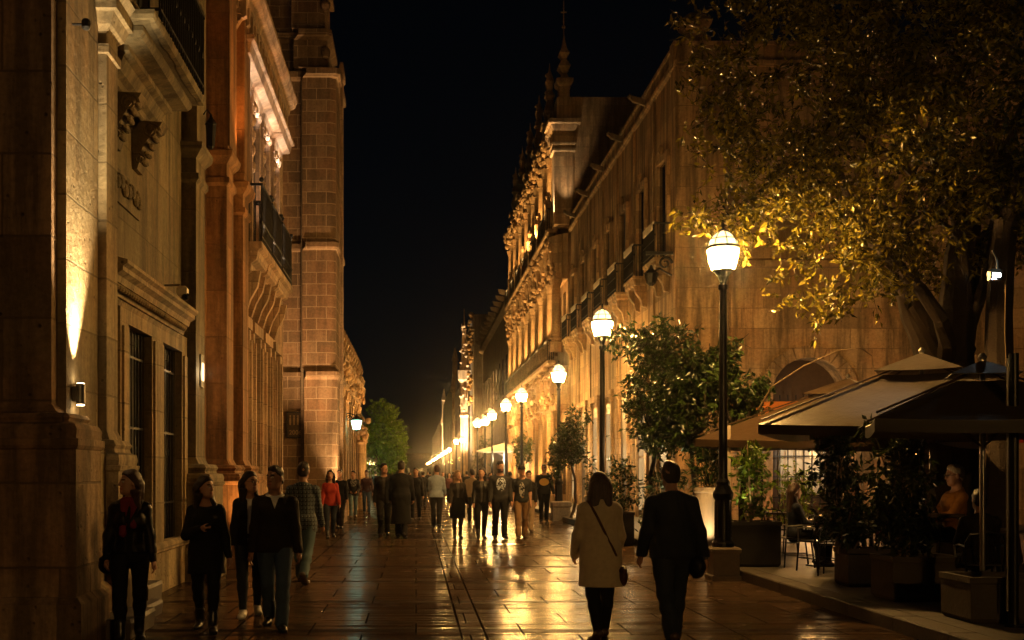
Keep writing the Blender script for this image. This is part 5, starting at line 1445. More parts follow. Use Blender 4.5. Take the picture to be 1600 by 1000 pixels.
def person(px, Y, label, H=1.75, face=0, fem=False, base=0.0, x=None, swing=.8, lead=1, arms=((.25, .12, .25, 0), (-.2, .12, .25, 0)), head=(0, 0), sit=None, det=0, build=1.0,
           top=None, legs=None, shoe=None, hair=('dark', 'short'), skin=0, group=None, extra=None, name='person'):
    """face: degrees, 0 looks at the camera, 180 walks away. arms per side (+x, -x): swing, abduct, elbow, inward"""
    h = {2: .011, 1: .0165, 0: .026}[det]
    t = thing(name, (PX(px, Y) if x is None else x, Y, base), label, 'person', group, R(face))
    S = H / 1.75
    w_ = build * (.92 if fem else 1.0)
    # ---- skeleton (facing -y)
    hips = {}; J = {}
    leg_pose = {}
    if sit is None:
        A = R(24) * swing
        leg_pose[lead] = (A, R(5) * swing, 0.0)
        leg_pose[-lead] = (-A * .62, R(30) * swing, .62 * swing)
    else:
        leg_pose[1] = (R(84), R(84), 0.0); leg_pose[-1] = (R(88), R(92), 0.0)
    low = 9
    for s in (1, -1):
        a, b, pitch = leg_pose[s]
        hp = np.array([s * .088 * (1.05 if fem else 1), 0, 0.0])
        kn = hp + .425 * np.array([s * (.06 if sit else .0), -math.sin(a), -math.cos(a)])
        an = kn + .415 * np.array([-s * .02, -math.sin(a - b), -math.cos(a - b)])
        fd = np.array([s * .12, -math.cos(pitch), -math.sin(pitch)]); fd /= np.linalg.norm(fd)
        up = np.array([0, -math.sin(pitch), math.cos(pitch)])
        heel = an - fd * .05 - up * .045; ball = an + fd * .12 - up * .055; toe = ball + np.array([s * .02, -.055, .0 if pitch > .2 else -.01])
        J[s] = dict(hip=hp, knee=kn, ankle=an, heel=heel, ball=ball, toe=toe)
        low = min(low, heel[2] - .035, ball[2] - .026, toe[2] - .02)
    dz = -low
    for s in (1, -1):
        for q in J[s]: J[s][q] = (J[s][q] + np.array([0, 0, dz])) * S
    lean = -.03 if sit is None else .02
    def T(x_, y_, z_): return np.array([x_ * w_, y_ + lean * (z_ / .5), z_ + dz]) * S
    sh = .165 if fem else .18
    neck = T(0, .012, .555); hc = T(0, -.005, .70) ; hc = hc + np.array([0, -.012, 0]) * S
    ARM = {}
    for s, (sw, ab, el, inw) in zip((1, -1), arms):
        shp = T(s * sh * .96, .005, .442)
        u = rot(rot((0, 0, -1), 'x', -sw), 'y', -s * ab)
        f = rot(rot(rot((0, 0, -1), 'x', -(sw + el)), 'y', -s * ab), 'z', -s * inw)
        elb = shp + u * .285 * S; wr = elb + f * .25 * S
        ARM[s] = (shp, elb, wr, f, inw)
    yaw, pit = R(head[0]), R(head[1])
    Rz = np.array([[math.cos(yaw), -math.sin(yaw), 0], [math.sin(yaw), math.cos(yaw), 0], [0, 0, 1]])
    Rx = np.array([[1, 0, 0], [0, math.cos(pit), -math.sin(pit)], [0, math.sin(pit), math.cos(pit)]])
    HR = Rz @ Rx
    hs = S * (.97 if fem else 1.0)
    def Hd(x_, y_, z_): return hc + HR @ (np.array([x_, y_, z_]) * hs)
    RM = HR.tolist()
    def ell(tg, c, r, head_=True): return ('ell', tg, tuple(c), tuple(np.array(r) * (hs if head_ else S)), RM if head_ else None)
    def cap(tg, a, b, ra, rb, sc=(1, 1, 1)): return ('cap', tg, tuple(a), tuple(b), ra * S, rb * S, sc)
    # ---- primitives
    tor = [('ell', 'torso', tuple(T(0, .0, .33)), (.158 * w_ * S, .108 * S, .19 * S)), ('ell', 'torso', tuple(T(0, .0, .14)), ((.128 if fem else .142) * w_ * S, .1 * S, .15 * S)),
           ('ell', 'torso', tuple(T(0, .015, .0)), ((.168 if fem else .158) * w_ * S, .118 * S, .135 * S)), cap('torso', T(-sh * .86, .01, .43), T(0, .012, .458), .05, .058), cap('torso', T(sh * .86, .01, .43), T(0, .012, .458), .05, .058), cap('torso', T(-.1, .015, .45), T(-.02, .025, .525), .04, .045), cap('torso', T(.1, .015, .45), T(.02, .025, .525), .04, .045)]
    if fem: tor += [('ell', 'torso', tuple(T(s * .068, -.075, .325)), (.06 * S, .048 * S, .06 * S)) for s in (1, -1)]
    else: tor += [('ell', 'torso', tuple(T(s * .07, -.06, .37)), (.085 * S, .05 * S, .07 * S)) for s in (1, -1)]
    nk = [cap('neck', T(0, .02, .5), Hd(0, .02, -.06), .06 if not fem else .048, .054 if not fem else .044)]
    arm, fore, hand = [], [], []
    for s in (1, -1):
        a, b, c, f, inw = ARM[s]; k_ = (.9 if fem else 1.0) * build
        arm += [cap('arm', a, b, .046 * k_, .038 * k_)]; fore += [cap('fore', b, c, .041 * k_, .026 * k_)]
        # hand frame: f along the fingers, side across the palm
        side = np.cross(f, np.array([s * 1.0, 0, 0.0])); side /= np.linalg.norm(side) + 1e-9
        if side[1] > 0: side = -side                       # thumb side points forward
        nrm = np.cross(f, side); nrm = nrm * (1 if nrm[0] * s < 0 else -1)   # palm faces the body
        g = S * (.9 if fem else 1)
        hand += [('cap', 'hand', tuple(c), tuple(c + f * .075 * g), .024 * g, .03 * g, (1, 1, 1))]
        for q, (off, L) in enumerate(((.029, .068), (.01, .078), (-.01, .072), (-.028, .056))):
            p0 = c + f * .085 * g + side * off * g; p1 = p0 + (f * .9 + nrm * .3) * L * .52 * g; p2 = p1 + (f * .55 + nrm * .8) * L * .5 * g
            hand += [('cap', 'finger', tuple(p0), tuple(p1), .0095 * g, .0085 * g), ('cap', 'finger', tuple(p1), tuple(p2), .0085 * g, .007 * g)]
        p0 = c + f * .03 * g + side * .024 * g; p1 = p0 + (side * .7 + f * .7 + nrm * .25) * .038 * g; p2 = p1 + (f * .95 + side * .1 + nrm * .3) * .032 * g
        hand += [('cap', 'finger', tuple(p0), tuple(p1), .013 * g, .0105 * g), ('cap', 'finger', tuple(p1), tuple(p2), .0105 * g, .008 * g)]
    thigh, shin, foot = [], [], []
    for s in (1, -1):
        j = J[s]
        thigh += [cap('thigh', j['hip'] + np.array([s * .005, .01, -.02]) * S, j['knee'], .092 * (1.03 if fem else build), .057)]
        md = j['knee'] * .66 + j['ankle'] * .34 + np.array([0, .018, 0]) * S
        shin += [cap('shin', j['knee'], md, .056, .055), cap('shin', md, j['ankle'], .054, .035)]
        foot += [cap('foot', j['heel'] + np.array([0, 0, .012]), j['ball'], .032, .03, (1.12, 1, 1)), cap('foot', j['ball'], j['toe'], .03, .022, (1.2, 1, 1)), cap('foot', j['ankle'], j['heel'] * .5 + j['ball'] * .5, .035, .035)]
    hd = [ell('head', Hd(0, .012, .032), (.079, .098, .094)), ell('head', Hd(0, -.028, -.035), (.062, .068, .078)), cap('head', Hd(-.03, -.05, -.082), Hd(.03, -.05, -.082), .026, .026), ell('head', Hd(0, -.078, -.098), (.02, .016, .016))]
    ft = [cap('nose', Hd(0, -.094, .022), Hd(0, -.113, -.02), .009, .0135), ell('nose', Hd(.012, -.1, -.024), (.009, .011, .008)), ell('nose', Hd(-.012, -.1, -.024), (.009, .011, .008)),
          cap('brow', Hd(-.046, -.076, .032), Hd(-.014, -.09, .03), .008, .009), cap('brow', Hd(.046, -.076, .032), Hd(.014, -.09, .03), .008, .009),
          ell('ear', Hd(.077, .008, -.004), (.012, .024, .034)), ell('ear', Hd(-.077, .008, -.004), (.012, .024, .034)),
          ell('-eye', Hd(.032, -.099, .011), (.017, .014, .010)), ell('-eye', Hd(-.032, -.099, .011), (.017, .014, .010)),
          ell('ball', Hd(.031, -.079, .011), (.0135, .0135, .0125)), ell('ball', Hd(-.031, -.079, .011), (.0135, .0135, .0125)),
          cap('lip', Hd(-.02, -.093, -.054), Hd(.02, -.093, -.054), .006, .006), cap('lip', Hd(-.015, -.093, -.064), Hd(.015, -.093, -.064), .007, .007)]
    body = tor + nk + thigh + shin + foot + arm + fore + hand + hd + (ft if det else ft[:1] + ft[5:7])
    eyes = [Hd(s * .031, -.0925, .011) for s in (1, -1)]
    def bm_(c):
        m = np.zeros(len(c), np.int32)
        q = (c - hc) @ HR / hs
        lip = (np.abs(q[:, 0]) < .023) & (q[:, 1] < -.08) & (np.abs(q[:, 2] + .059) < .011); m[lip] = 1
        brow = (np.abs(np.abs(q[:, 0]) - .032) < .02) & (q[:, 1] < -.07) & (np.abs(q[:, 2] - .036) < .0065); m[brow] = 4
        for e in eyes:
            r_ = np.linalg.norm((c - e) * np.array([.75, .6, 1.3]), axis=1); m[r_ < .0115 * hs] = 2
            r_ = np.linalg.norm(c - e, axis=1); m[r_ < .0072 * hs] = 3
        if hair[1] == 'beard':
            bd = (q[:, 2] < -.038) & (q[:, 2] > -.13) & (q[:, 1] < .03) & (np.abs(q[:, 0]) < .09) & ~lip & (q[:, 1] > -.107); m[bd] = 4
        return m
    sk = SKIN2 if skin else SKIN
    hmat = HAIR[hair[0]]
    if det:
        fx = (hc[0] - .1 * S, hc[0] + .1 * S, .0065); fy = (hc[1] - .13 * S, hc[1] + .12 * S, .0075); fz = (hc[2] - .13 * S, hc[2] + .13 * S, .006)
        fine = (fx, fy, fz) if det == 2 else None
    else: fine = None
    grow('body', [sk, LIPS, EYEW, EYED, hmat], t, body, h, bm_, k=.03 * S, ks={'finger': .006, 'hand': .02, 'nose': .012, 'brow': .012, 'ear': .008, '-eye': .012, 'ball': .002, 'lip': .006, 'head': .04}, fine=fine)
    zs = lambda z_: (z_ + dz) * S
    # ---- trousers / skirt
    if legs:
        kind, lm, fit = legs[0], legs[1], legs[2] if len(legs) > 2 else .014
        ankz = min(J[1]['ankle'][2], J[-1]['ankle'][2])
        up = [p for p in tor if p[2][2] < zs(.1) or p is tor[2]]
        if kind == 'skirt':
            hem = zs(-.42)
            grow('skirt', lm, t, [tor[2], tor[1], cap('torso', T(0, .0, -.02), T(0, .0, -.5), .17, .2, (1, .78, 1))] + thigh, h, None, infl=.016, k=.05, cuts=(lambda X, Y_, Z: hem - Z, lambda X, Y_, Z: Z - zs(.12)), fold=.006, seed=int(abs(px)))
            grow('tights', pm('tights', (.02, .018, .018)), t, thigh + shin, h, None, infl=.006, k=.03)
        else:
            J1, J2 = J[1]['ankle'], J[-1]['ankle']
            cuts = (lambda X, Y_, Z: Z - zs(.105 if sit is None else .12),)
            ee = [cap('shin', J[s]['knee'] * .3 + J[s]['ankle'] * .7, J[s]['ankle'] + (J[s]['ankle'] - J[s]['knee']) * .02, .05 * (fit / .014) ** .5, .05 * (fit / .014) ** .5) for s in (1, -1)] if fit > .012 else []
            grow('trousers', lm, t, [tor[2], tor[1]] + thigh + shin + ee, h, None, infl=fit, k=.035, cuts=cuts, fold=.0015 if fit < .012 else .003, seed=int(abs(px)) + 3, ks={'thigh': .02 if sit is None else .03, 'shin': .03})
    if shoe:
        sm, hi_ = shoe[0], shoe[1] if len(shoe) > 1 else .0
        pr = list(foot)
        if hi_: pr += [cap('foot', J[s]['ankle'], J[s]['ankle'] + (J[s]['knee'] - J[s]['ankle']) * hi_, .042, .045) for s in (1, -1)]
        for q in (0, 1):
            grow('shoe', sm, t, pr[q * 3:q * 3 + 3] + ([pr[6 + q]] if hi_ else []), min(h, .014), None, infl=.008, k=.02)
    # ---- upper clothes
    wrist = {s: ARM[s] for s in (1, -1)}
    if top:
        for i, lay in enumerate(top):
            kind, mt = lay[0], lay[1]; o = lay[2] if len(lay) > 2 else {}
            inf = o.get('fit', .014); hem = zs(o.get('hem', -.06)); slv = o.get('sleeve', 1.0); neckz = zs(o.get('neck', .515))
            pr = list(tor)
            if slv >= .5:
                pr += arm
                for s in (1, -1):
                    a, b, c, f, inw = ARM[s]
                    if slv > .6: pr.append(cap('arm', b, b + (c - b) * (slv - .04), .04 * build, .033 if not fem else .028))
            elif slv > 0:
                for s in (1, -1):
                    a, b = ARM[s][:2]; pr.append(cap('arm', a, a + (b - a) * slv * 1.7, .054 * build, .05 * build))
            pr += [cap('neck', T(0, .02, .48), T(0, .02, .53), .058, .05)]
            if o.get('hem', -.06) < .02:
                pr += [cap('torso', T(s * .09, .012, .03), T(s * .092, .012, -.1), .088, .09) for s in (1, -1)]
            if o.get('flare'):
                fl = o['flare']; pr += [cap('torso', T(0, .005, .1), T(0, .005, o['hem'] - .05), .15, .15 + fl, (1, .76, 1))]
            cuts = [lambda X, Y_, Z, hem=hem: hem - Z]
            def nc(X, Y_, Z, nz=neckz): return (Z - nz) + (-Y_ + neck[1]) * .45 - .01
            cuts.append(nc)
            if o.get('open'):        # an open front shows the shirt below
                wv = o['open']
                wt, wb = wv if isinstance(wv, tuple) else (wv, wv * .5)
                cuts.append(lambda X, Y_, Z, wt=wt, wb=wb: np.where(Y_ < neck[1] - .03 * S, (wb + (wt - wb) * np.clip((Z - hem) / (neckz - hem), 0, 1) ** 2.2 - np.abs(X)), -1) + 0 * Z)
            grow(kind, mt, t, pr, h, None, infl={'torso': inf, 'neck': inf, 'arm': inf * .72}, k=.03, cuts=tuple(cuts), fold=o.get('fold', .003), seed=int(abs(px)) + i)
            if o.get('collar'):
                grow('collar', o['collar'] if not isinstance(o['collar'], bool) else mt, t, [cap('neck', T(0, .02, .47), T(0, .018, .54), .07, .05)], min(h, .012), None, infl=.01, k=.02, cuts=(lambda X, Y_, Z: zs(.47) - Z, lambda X, Y_, Z: (Z - zs(.525)) + (-Y_ + neck[1]) * .6))
    # ---- hair
    hk, hst = hair[0], hair[1]
    def hl(X, Y_, Z):
        x_, y_, z_ = X - hc[0], Y_ - hc[1], Z - hc[2]
        ly = HR[0][1] * x_ + HR[1][1] * y_ + HR[2][1] * z_; lz = HR[0][2] * x_ + HR[1][2] * y_ + HR[2][2] * z_
        return ly / hs, lz / hs
    if hst in ('short', 'beard', 'cap'):
        def fc(X, Y_, Z):
            ly, lz = hl(X, Y_, Z); return -(.74 * ly + .67 * lz) - .002 + .006 * np.sin(X * 130 + Y_ * 90)
        def nape(X, Y_, Z):
            ly, lz = hl(X, Y_, Z); return -.075 - lz
        hm = hmat
        grow('hair', hm, t, [ell('h', Hd(0, .014, .036), (.077, .098, .094)), ell('h', Hd(0, .03, -.02), (.07, .075, .07)), ell('h', Hd(.0, -.03, .1), (.05, .05, .03))], min(h, .012), None, infl=.007, k=.02, cuts=(fc, nape), fold=.005, seed=int(abs(px)))
        if hst == 'cap':
            grow('cap', pm('black', (.015, .014, .014)), t, [ell('h', Hd(0, .014, .05), (.084, .104, .09)), ell('h', Hd(0, -.105, .05), (.062, .075, .014))], min(h, .012), None, infl=.008, k=.01, cuts=(lambda X, Y_, Z: .03 - hl(X, Y_, Z)[1],))
    elif hst.startswith('long'):
        L = {'long': .25, 'longer': .34, 'longmid': .18}[hst]
        def fc(X, Y_, Z):
            ly, lz = hl(X, Y_, Z)
            return np.minimum(-(.74 * ly + .67 * lz) - .02, 9)
        cap_ = [ell('h', Hd(0, .016, .038), (.079, .098, .095)), ell('h', Hd(0, .045, -.03), (.078, .072, .09))]
        back = T(0, .1, .5)
        dr = []
        for xk in (-.065, -.025, .025, .065):
            dr.append(cap('h', Hd(xk, .07, -.02), T(xk * 1.25, .085 if abs(xk) < .05 else .07, .62 - L), .045, .03))
        front = [cap('h', Hd(s * .079, .03, .04), Hd(s * .085, .025, -.09), .017, .024) for s in (1, -1)] + [cap('h', Hd(s * .085, .025, -.09), T(s * .115, -.03, .6 - L * .9), .026, .02) for s in (1, -1)]
        # cap cut by the hairline, the falling hair kept whole
        def cut(X, Y_, Z):
            ly, lz = hl(X, Y_, Z)
            return np.where((lz > -.07), -(.78 * ly + .62 * lz) - .004, -1.0)
        grow('hair', hmat, t, cap_ + dr + front, min(h, .012), None, infl=.012, k=.03, cuts=(cut,), fold=.004, seed=int(abs(px)))
    ctx = dict(T=T, zs=zs, S=S, tor=tor, arm=arm, ARM=ARM, Hd=Hd, HR=HR, hs=hs, J=J, cap=cap, ell=ell, h=h, t=t, hc=hc)
    if extra: extra(ctx)
    return t
def to_world(t, p): return t.matrix_basis @ Vector(p)
def strap_fn(mat, side, fit, w_=.014, z0=.46, z1=-.02):
    """a strap lying over the clothes, across the body from one shoulder to the other hip: its own top-level bag"""
    def f(c):
        T, S = c['T'], c['S']
        a, b = T(-side * .1, 0, z0), T(side * .19, 0, z1)
        dv = b - a; n = np.array([dv[2], 0, -dv[0]]); n /= np.linalg.norm(n)
        def band(X, Y_, Z): return np.abs((X - a[0]) * n[0] + (Z - a[2]) * n[2]) - w_ + 0 * Y_
        def low(X, Y_, Z): return c['zs'](z1) - Z
        return [x for x in c['tor']], band, low
    return f
def bag(c, label, mat, side, fit, size=(.12, .05, .1), z1=-.06, flip=1, name='shoulder_bag', strapmat=None, w_=.014):
    t = c['t']; T, S = c['T'], c['S']
    bg_ = thing(name, t.location, label, 'bag', None, t.rotation_euler[2])
    pr, band, low = strap_fn(mat, side, fit, w_, z1=z1)(c)
    grow('strap', strapmat or mat, bg_, pr, c['h'] * .8, None, infl=fit, k=.03, cuts=(band, low))
    p = T(side * .21, .02, z1 - size[2] * .8)
    grow('pouch', mat, bg_, [('ell', 'b', tuple(p), tuple(np.array(size) * 1.05)), ('ell', 'b', tuple(p + np.array([0, 0, -size[2] * .35])), (size[0] * 1.05, size[1] * 1.1, size[2] * .7))], .012, None, k=.03, cuts=(lambda X, Y_, Z: Z - p[2] - size[2] * .75,))
    grow('flap', strapmat or mat, bg_, [('ell', 'b', tuple(p + np.array([0, 0, size[2] * .35])), (size[0] * 1.08, size[1] * 1.2, size[2] * .45))], .012, None, k=.02)
    return bg_

def plaid():
    m, nt = newmat('plaid_cotton'); t = NT(nt)
    tc = t.n('ShaderNodeTexCoord').outputs['Object']; sp = t.n('ShaderNodeSeparateXYZ'); t.l(tc, sp.inputs[0])
    def st(o, f, w): return t.math('LESS_THAN', t.math('FRACT', t.math('MULTIPLY', o, f)), w)
    u = t.math('ADD', sp.outputs[0], t.math('MULTIPLY', sp.outputs[1], .6))
    a, b = st(u, 17, .42), st(sp.outputs[2], 17, .42)
    c = t.mix(t.math('MULTIPLY', t.math('ADD', a, b), .5), (.012, .016, .022), (.07, .1, .13))
    wl = t.math('MULTIPLY', st(u, 17, .16), st(sp.outputs[2], 17, .16))
    c = t.mix(wl, c, (.5, .55, .58))
    wl = t.math('MAXIMUM', st(t.math('ADD', u, .03), 17, .08), st(t.math('ADD', sp.outputs[2], .03), 17, .08))
    c = t.mix(t.math('MULTIPLY', wl, .5), c, (.3, .35, .38))
    b_ = t.n('ShaderNodeBsdfPrincipled', i_Roughness=.8); t.l(c, b_.inputs['Base Color']); t.out(b_.outputs[0]); return m
PLAID = plaid()
def printed(name, base, ink, scale, thr, cz, rx, rz):
    """a blotchy chest print: ink inside a worn oval on the front only"""
    m, nt = newmat(name); t = NT(nt)
    tc = t.n('ShaderNodeTexCoord').outputs['Object']; sp = t.n('ShaderNodeSeparateXYZ'); t.l(tc, sp.inputs[0])
    e = t.math('ADD', t.math('POWER', t.math('DIVIDE', sp.outputs[0], rx), 2), t.math('POWER', t.math('DIVIDE', t.math('SUBTRACT', sp.outputs[2], cz), rz), 2))
    inside = t.math('MULTIPLY', t.math('LESS_THAN', e, 1.0), t.math('LESS_THAN', sp.outputs[1], -.02))
    k = t.math('GREATER_THAN', t.noise(tc, scale, 3, .6), thr)
    c = t.mix(t.math('MULTIPLY', inside, k), base, ink)
    b_ = t.n('ShaderNodeBsdfPrincipled', i_Roughness=.8); t.l(c, b_.inputs['Base Color']); t.out(b_.outputs[0]); return m

BLK = pm('black', (.006, .0058, .0058)); CHAR = pm('charcoal', (.014, .013, .0125)); LEATH = pm('leather', (.008, .007, .0065), .35); NAVY = pm('navy', (.014, .018, .028)); JEAN = pm('jeans', (.045, .07, .11)); JEANL = pm('jeans_light', (.09, .14, .17)); JEAND = pm('jeans_dark', (.02, .026, .038))
BEIGE = pm('beige', (.5, .41, .26), .85, sheen=.3); BROWNJ = pm('brown_black', (.015, .0105, .0075)); RED = pm('red', (.28, .03, .018)); KHAKI = pm('khaki', (.2, .12, .06)); SHIRT = pm('pale_blue', (.34, .42, .52)); WHITE = pm('white', (.62, .6, .56)); TAN = pm('tan', (.26, .19, .12)); BROWNL = pm('brown_leather', (.06, .022, .012), .4); GREYC = pm('grey', (.05, .047, .044)); MUST = pm('mustard', (.26, .11, .02)); SCARF = pm('scarf', (.16, .02, .03))
SHBLK = plain('shoe_black', (.012, .011, .011), .3); SHWH = plain('shoe_white', (.62, .6, .57), .5); SHBR = plain('shoe_brown', (.06, .035, .02), .4)

# --- the four walking towards us on the left
def ex1(c):
    bag(c, 'small black leather bag hanging at the hip of the woman in leather jacket', LEATH, -1, .034, (.1, .05, .1), z1=-.02)
    sc = c['T']; grow('scarf', SCARF, c['t'], [c['cap']('n', sc(-.05, -.05, .5), sc(-.07, -.13, .2), .035, .03), c['cap']('n', sc(.05, -.05, .5), sc(.04, -.135, .28), .03, .028), c['cap']('n', sc(-.05, -.03, .52), sc(.05, -.03, .52), .035, .035)], .011, None, infl=.008, k=.03)
person(203, 11.1, 'woman in black leather jacket and red scarf walking close to the pillar, looking aside', 1.69, 12, True, lead=-1, swing=.65, det=2, arms=((.05, .16, .25, 0), (.1, .2, .42, .25)), head=(-62, 0), hair=('brown', 'longer'),
       top=[('top', BLK, {'fit': .012, 'hem': -.1}), ('jacket', LEATH, {'fit': .026, 'hem': .0, 'open': (.05, .02), 'collar': True})], legs=('trousers', BLK, .009), shoe=(SHBLK, .35), extra=ex1)
def ex2(c):
    a, b, w_, f, i_ = c['ARM'][-1]
    o = thing('phone', c['t'].location, 'dark phone held up by the woman in black tunic', 'phone', None, c['t'].rotation_euler[2])
    p = w_ + f * .12
    grow('case', pm('phone_case', (.012, .012, .013), .25), o, [('cap', 'p', tuple(p - f * .03), tuple(p + f * .05), .012, .012, (1.8, .9, 1))], .008, None, k=.01)
person(322, 12.0, 'woman in long black tunic and ankle boots holding a phone near her chest', 1.62, 6, True, lead=1, swing=.55, det=2, arms=((.05, .2, .2, 0), (.15, .22, 1.75, .75)), head=(48, 4), hair=('dark', 'longmid'), build=1.05,
       top=[('tunic', BLK, {'fit': .02, 'hem': -.27, 'flare': .05, 'neck': .5})], legs=('trousers', BLK, .008), shoe=(SHBLK, .3), extra=ex2)
def glasses(c):
    Hd, cap = c['Hd'], c['cap']; g = []
    for s in (1, -1):
        pts = [Hd(s * .032 + .019 * math.cos(a), -.106, .01 + .014 * math.sin(a)) for a in [2 * math.pi * k / 10 for k in range(11)]]
        g += [('cap', 'g', tuple(p), tuple(q), .0028, .0028) for p, q in zip(pts[:-1], pts[1:])]
        g += [('cap', 'g', tuple(Hd(s * .05, -.104, .013)), tuple(Hd(s * .08, .0, .012)), .0028, .0028)]
    g += [('cap', 'g', tuple(Hd(-.013, -.108, .013)), tuple(Hd(.013, -.108, .013)), .0028, .0028)]
    grow('glasses', SHBLK, c['t'], g, .0045, None, infl=.0008, k=.002)
person(391, 13.2, 'young woman with glasses and white sneakers walking half behind the man in dark jacket', 1.66, 8, True, lead=-1, swing=.5, det=2, arms=((.15, .1, .2, 0), (-.1, .14, .25, 0)), head=(38, 3), hair=('dark', 'long'),
       top=[('top', WHITE, {'fit': .012, 'hem': -.02}), ('jacket', BLK, {'fit': .024, 'hem': -.06, 'open': (.03, .03), 'collar': True})], legs=('trousers', JEAND, .01), shoe=(SHWH, 0), extra=glasses)
person(430, 12.2, 'man in dark brown jacket over white collar and blue jeans, looking to the wall', 1.74, 4, False, lead=1, swing=.7, det=2, arms=((.12, .14, .25, 0), (-.15, .14, .25, 0)), head=(-34, 2), hair=('dark', 'short'), skin=1, build=1.03,
       top=[('undershirt', WHITE, {'fit': .01, 'hem': -.05, 'neck': .53}), ('jacket', BROWNJ, {'fit': .026, 'hem': -.09, 'open': (.05, -.06), 'collar': True})], legs=('trousers', JEAN, .016), shoe=(SHBLK, 0))
person(473, 17.1, 'man in blue plaid shirt and jeans walking away by the left wall', 1.86, 176, False, lead=1, swing=1.0, det=2, arms=((-.25, .16, .3, 0), (.2, .12, .3, 0)), hair=('dark', 'short'), build=1.05,
       top=[('shirt', PLAID, {'fit': .022, 'hem': -.14, 'collar': True})], legs=('trousers', JEANL, .015), shoe=(SHBR, 0))
# --- the couple walking away on the right
def ex6(c): bag(c, 'brown leather crossbody bag on the woman in the beige coat', BROWNL, -1, .046, (.05, .11, .11), z1=-.14, w_=.013)
person(938, 11.35, 'woman in beige coat walking away with a brown bag strap across her back', 1.66, 183, True, lead=-1, swing=.6, det=2, arms=((.1, .2, .5, .2), (.05, .16, .5, .3)), head=(0, 2), hair=('brown', 'longmid'), build=1.1,
       top=[('coat', BEIGE, {'fit': .036, 'hem': -.35, 'flare': .055, 'collar': True, 'fold': .003})], legs=('trousers', BLK, .012), shoe=(SHBR, 0), extra=ex6)
def ex7(c):
    a, b, w_, f, i_ = c['ARM'][1 if True else -1]
    o = thing('hand_bag', c['t'].location, 'soft black bag carried low on the right of the man in dark jacket', 'bag', None, c['t'].rotation_euler[2])
    p = c['T'](-.21, .03, -.16)
    grow('pouch', LEATH, o, [('ell', 'b', tuple(p), (.085, .11, .12))], .012, None, k=.02, fold=.006)
    grow('handle', LEATH, o, [('cap', 'b', tuple(p + np.array([.01, -.06, .08])), tuple(p + np.array([.0, 0, .2])), .012, .012), ('cap', 'b', tuple(p + np.array([.01, .06, .08])), tuple(p + np.array([.0, 0, .2])), .012, .012)], .01, None, k=.01)
    a, b, w_, f, i_ = c['ARM'][-1]
    grow('wristwatch', plain('watch', (.5, .5, .48), .2, .8), c['t'], [('cap', 'w', tuple(w_ - f * .012), tuple(w_ + f * .006), .034, .034)], .008, None, k=.01, infl=.002)
person(1050, 11.1, 'man in dark navy jacket and jeans walking away beside the woman in beige', 1.78, 182, False, lead=-1, swing=.75, det=2, arms=((.12, .14, .3, 0), (-.1, .26, .3, 0)), hair=('dark', 'short'), build=1.08,
       top=[('jacket', NAVY, {'fit': .03, 'hem': -.08, 'collar': True, 'fold': .003})], legs=('trousers', JEAND, .018), shoe=(SHBR, 0), extra=ex7)
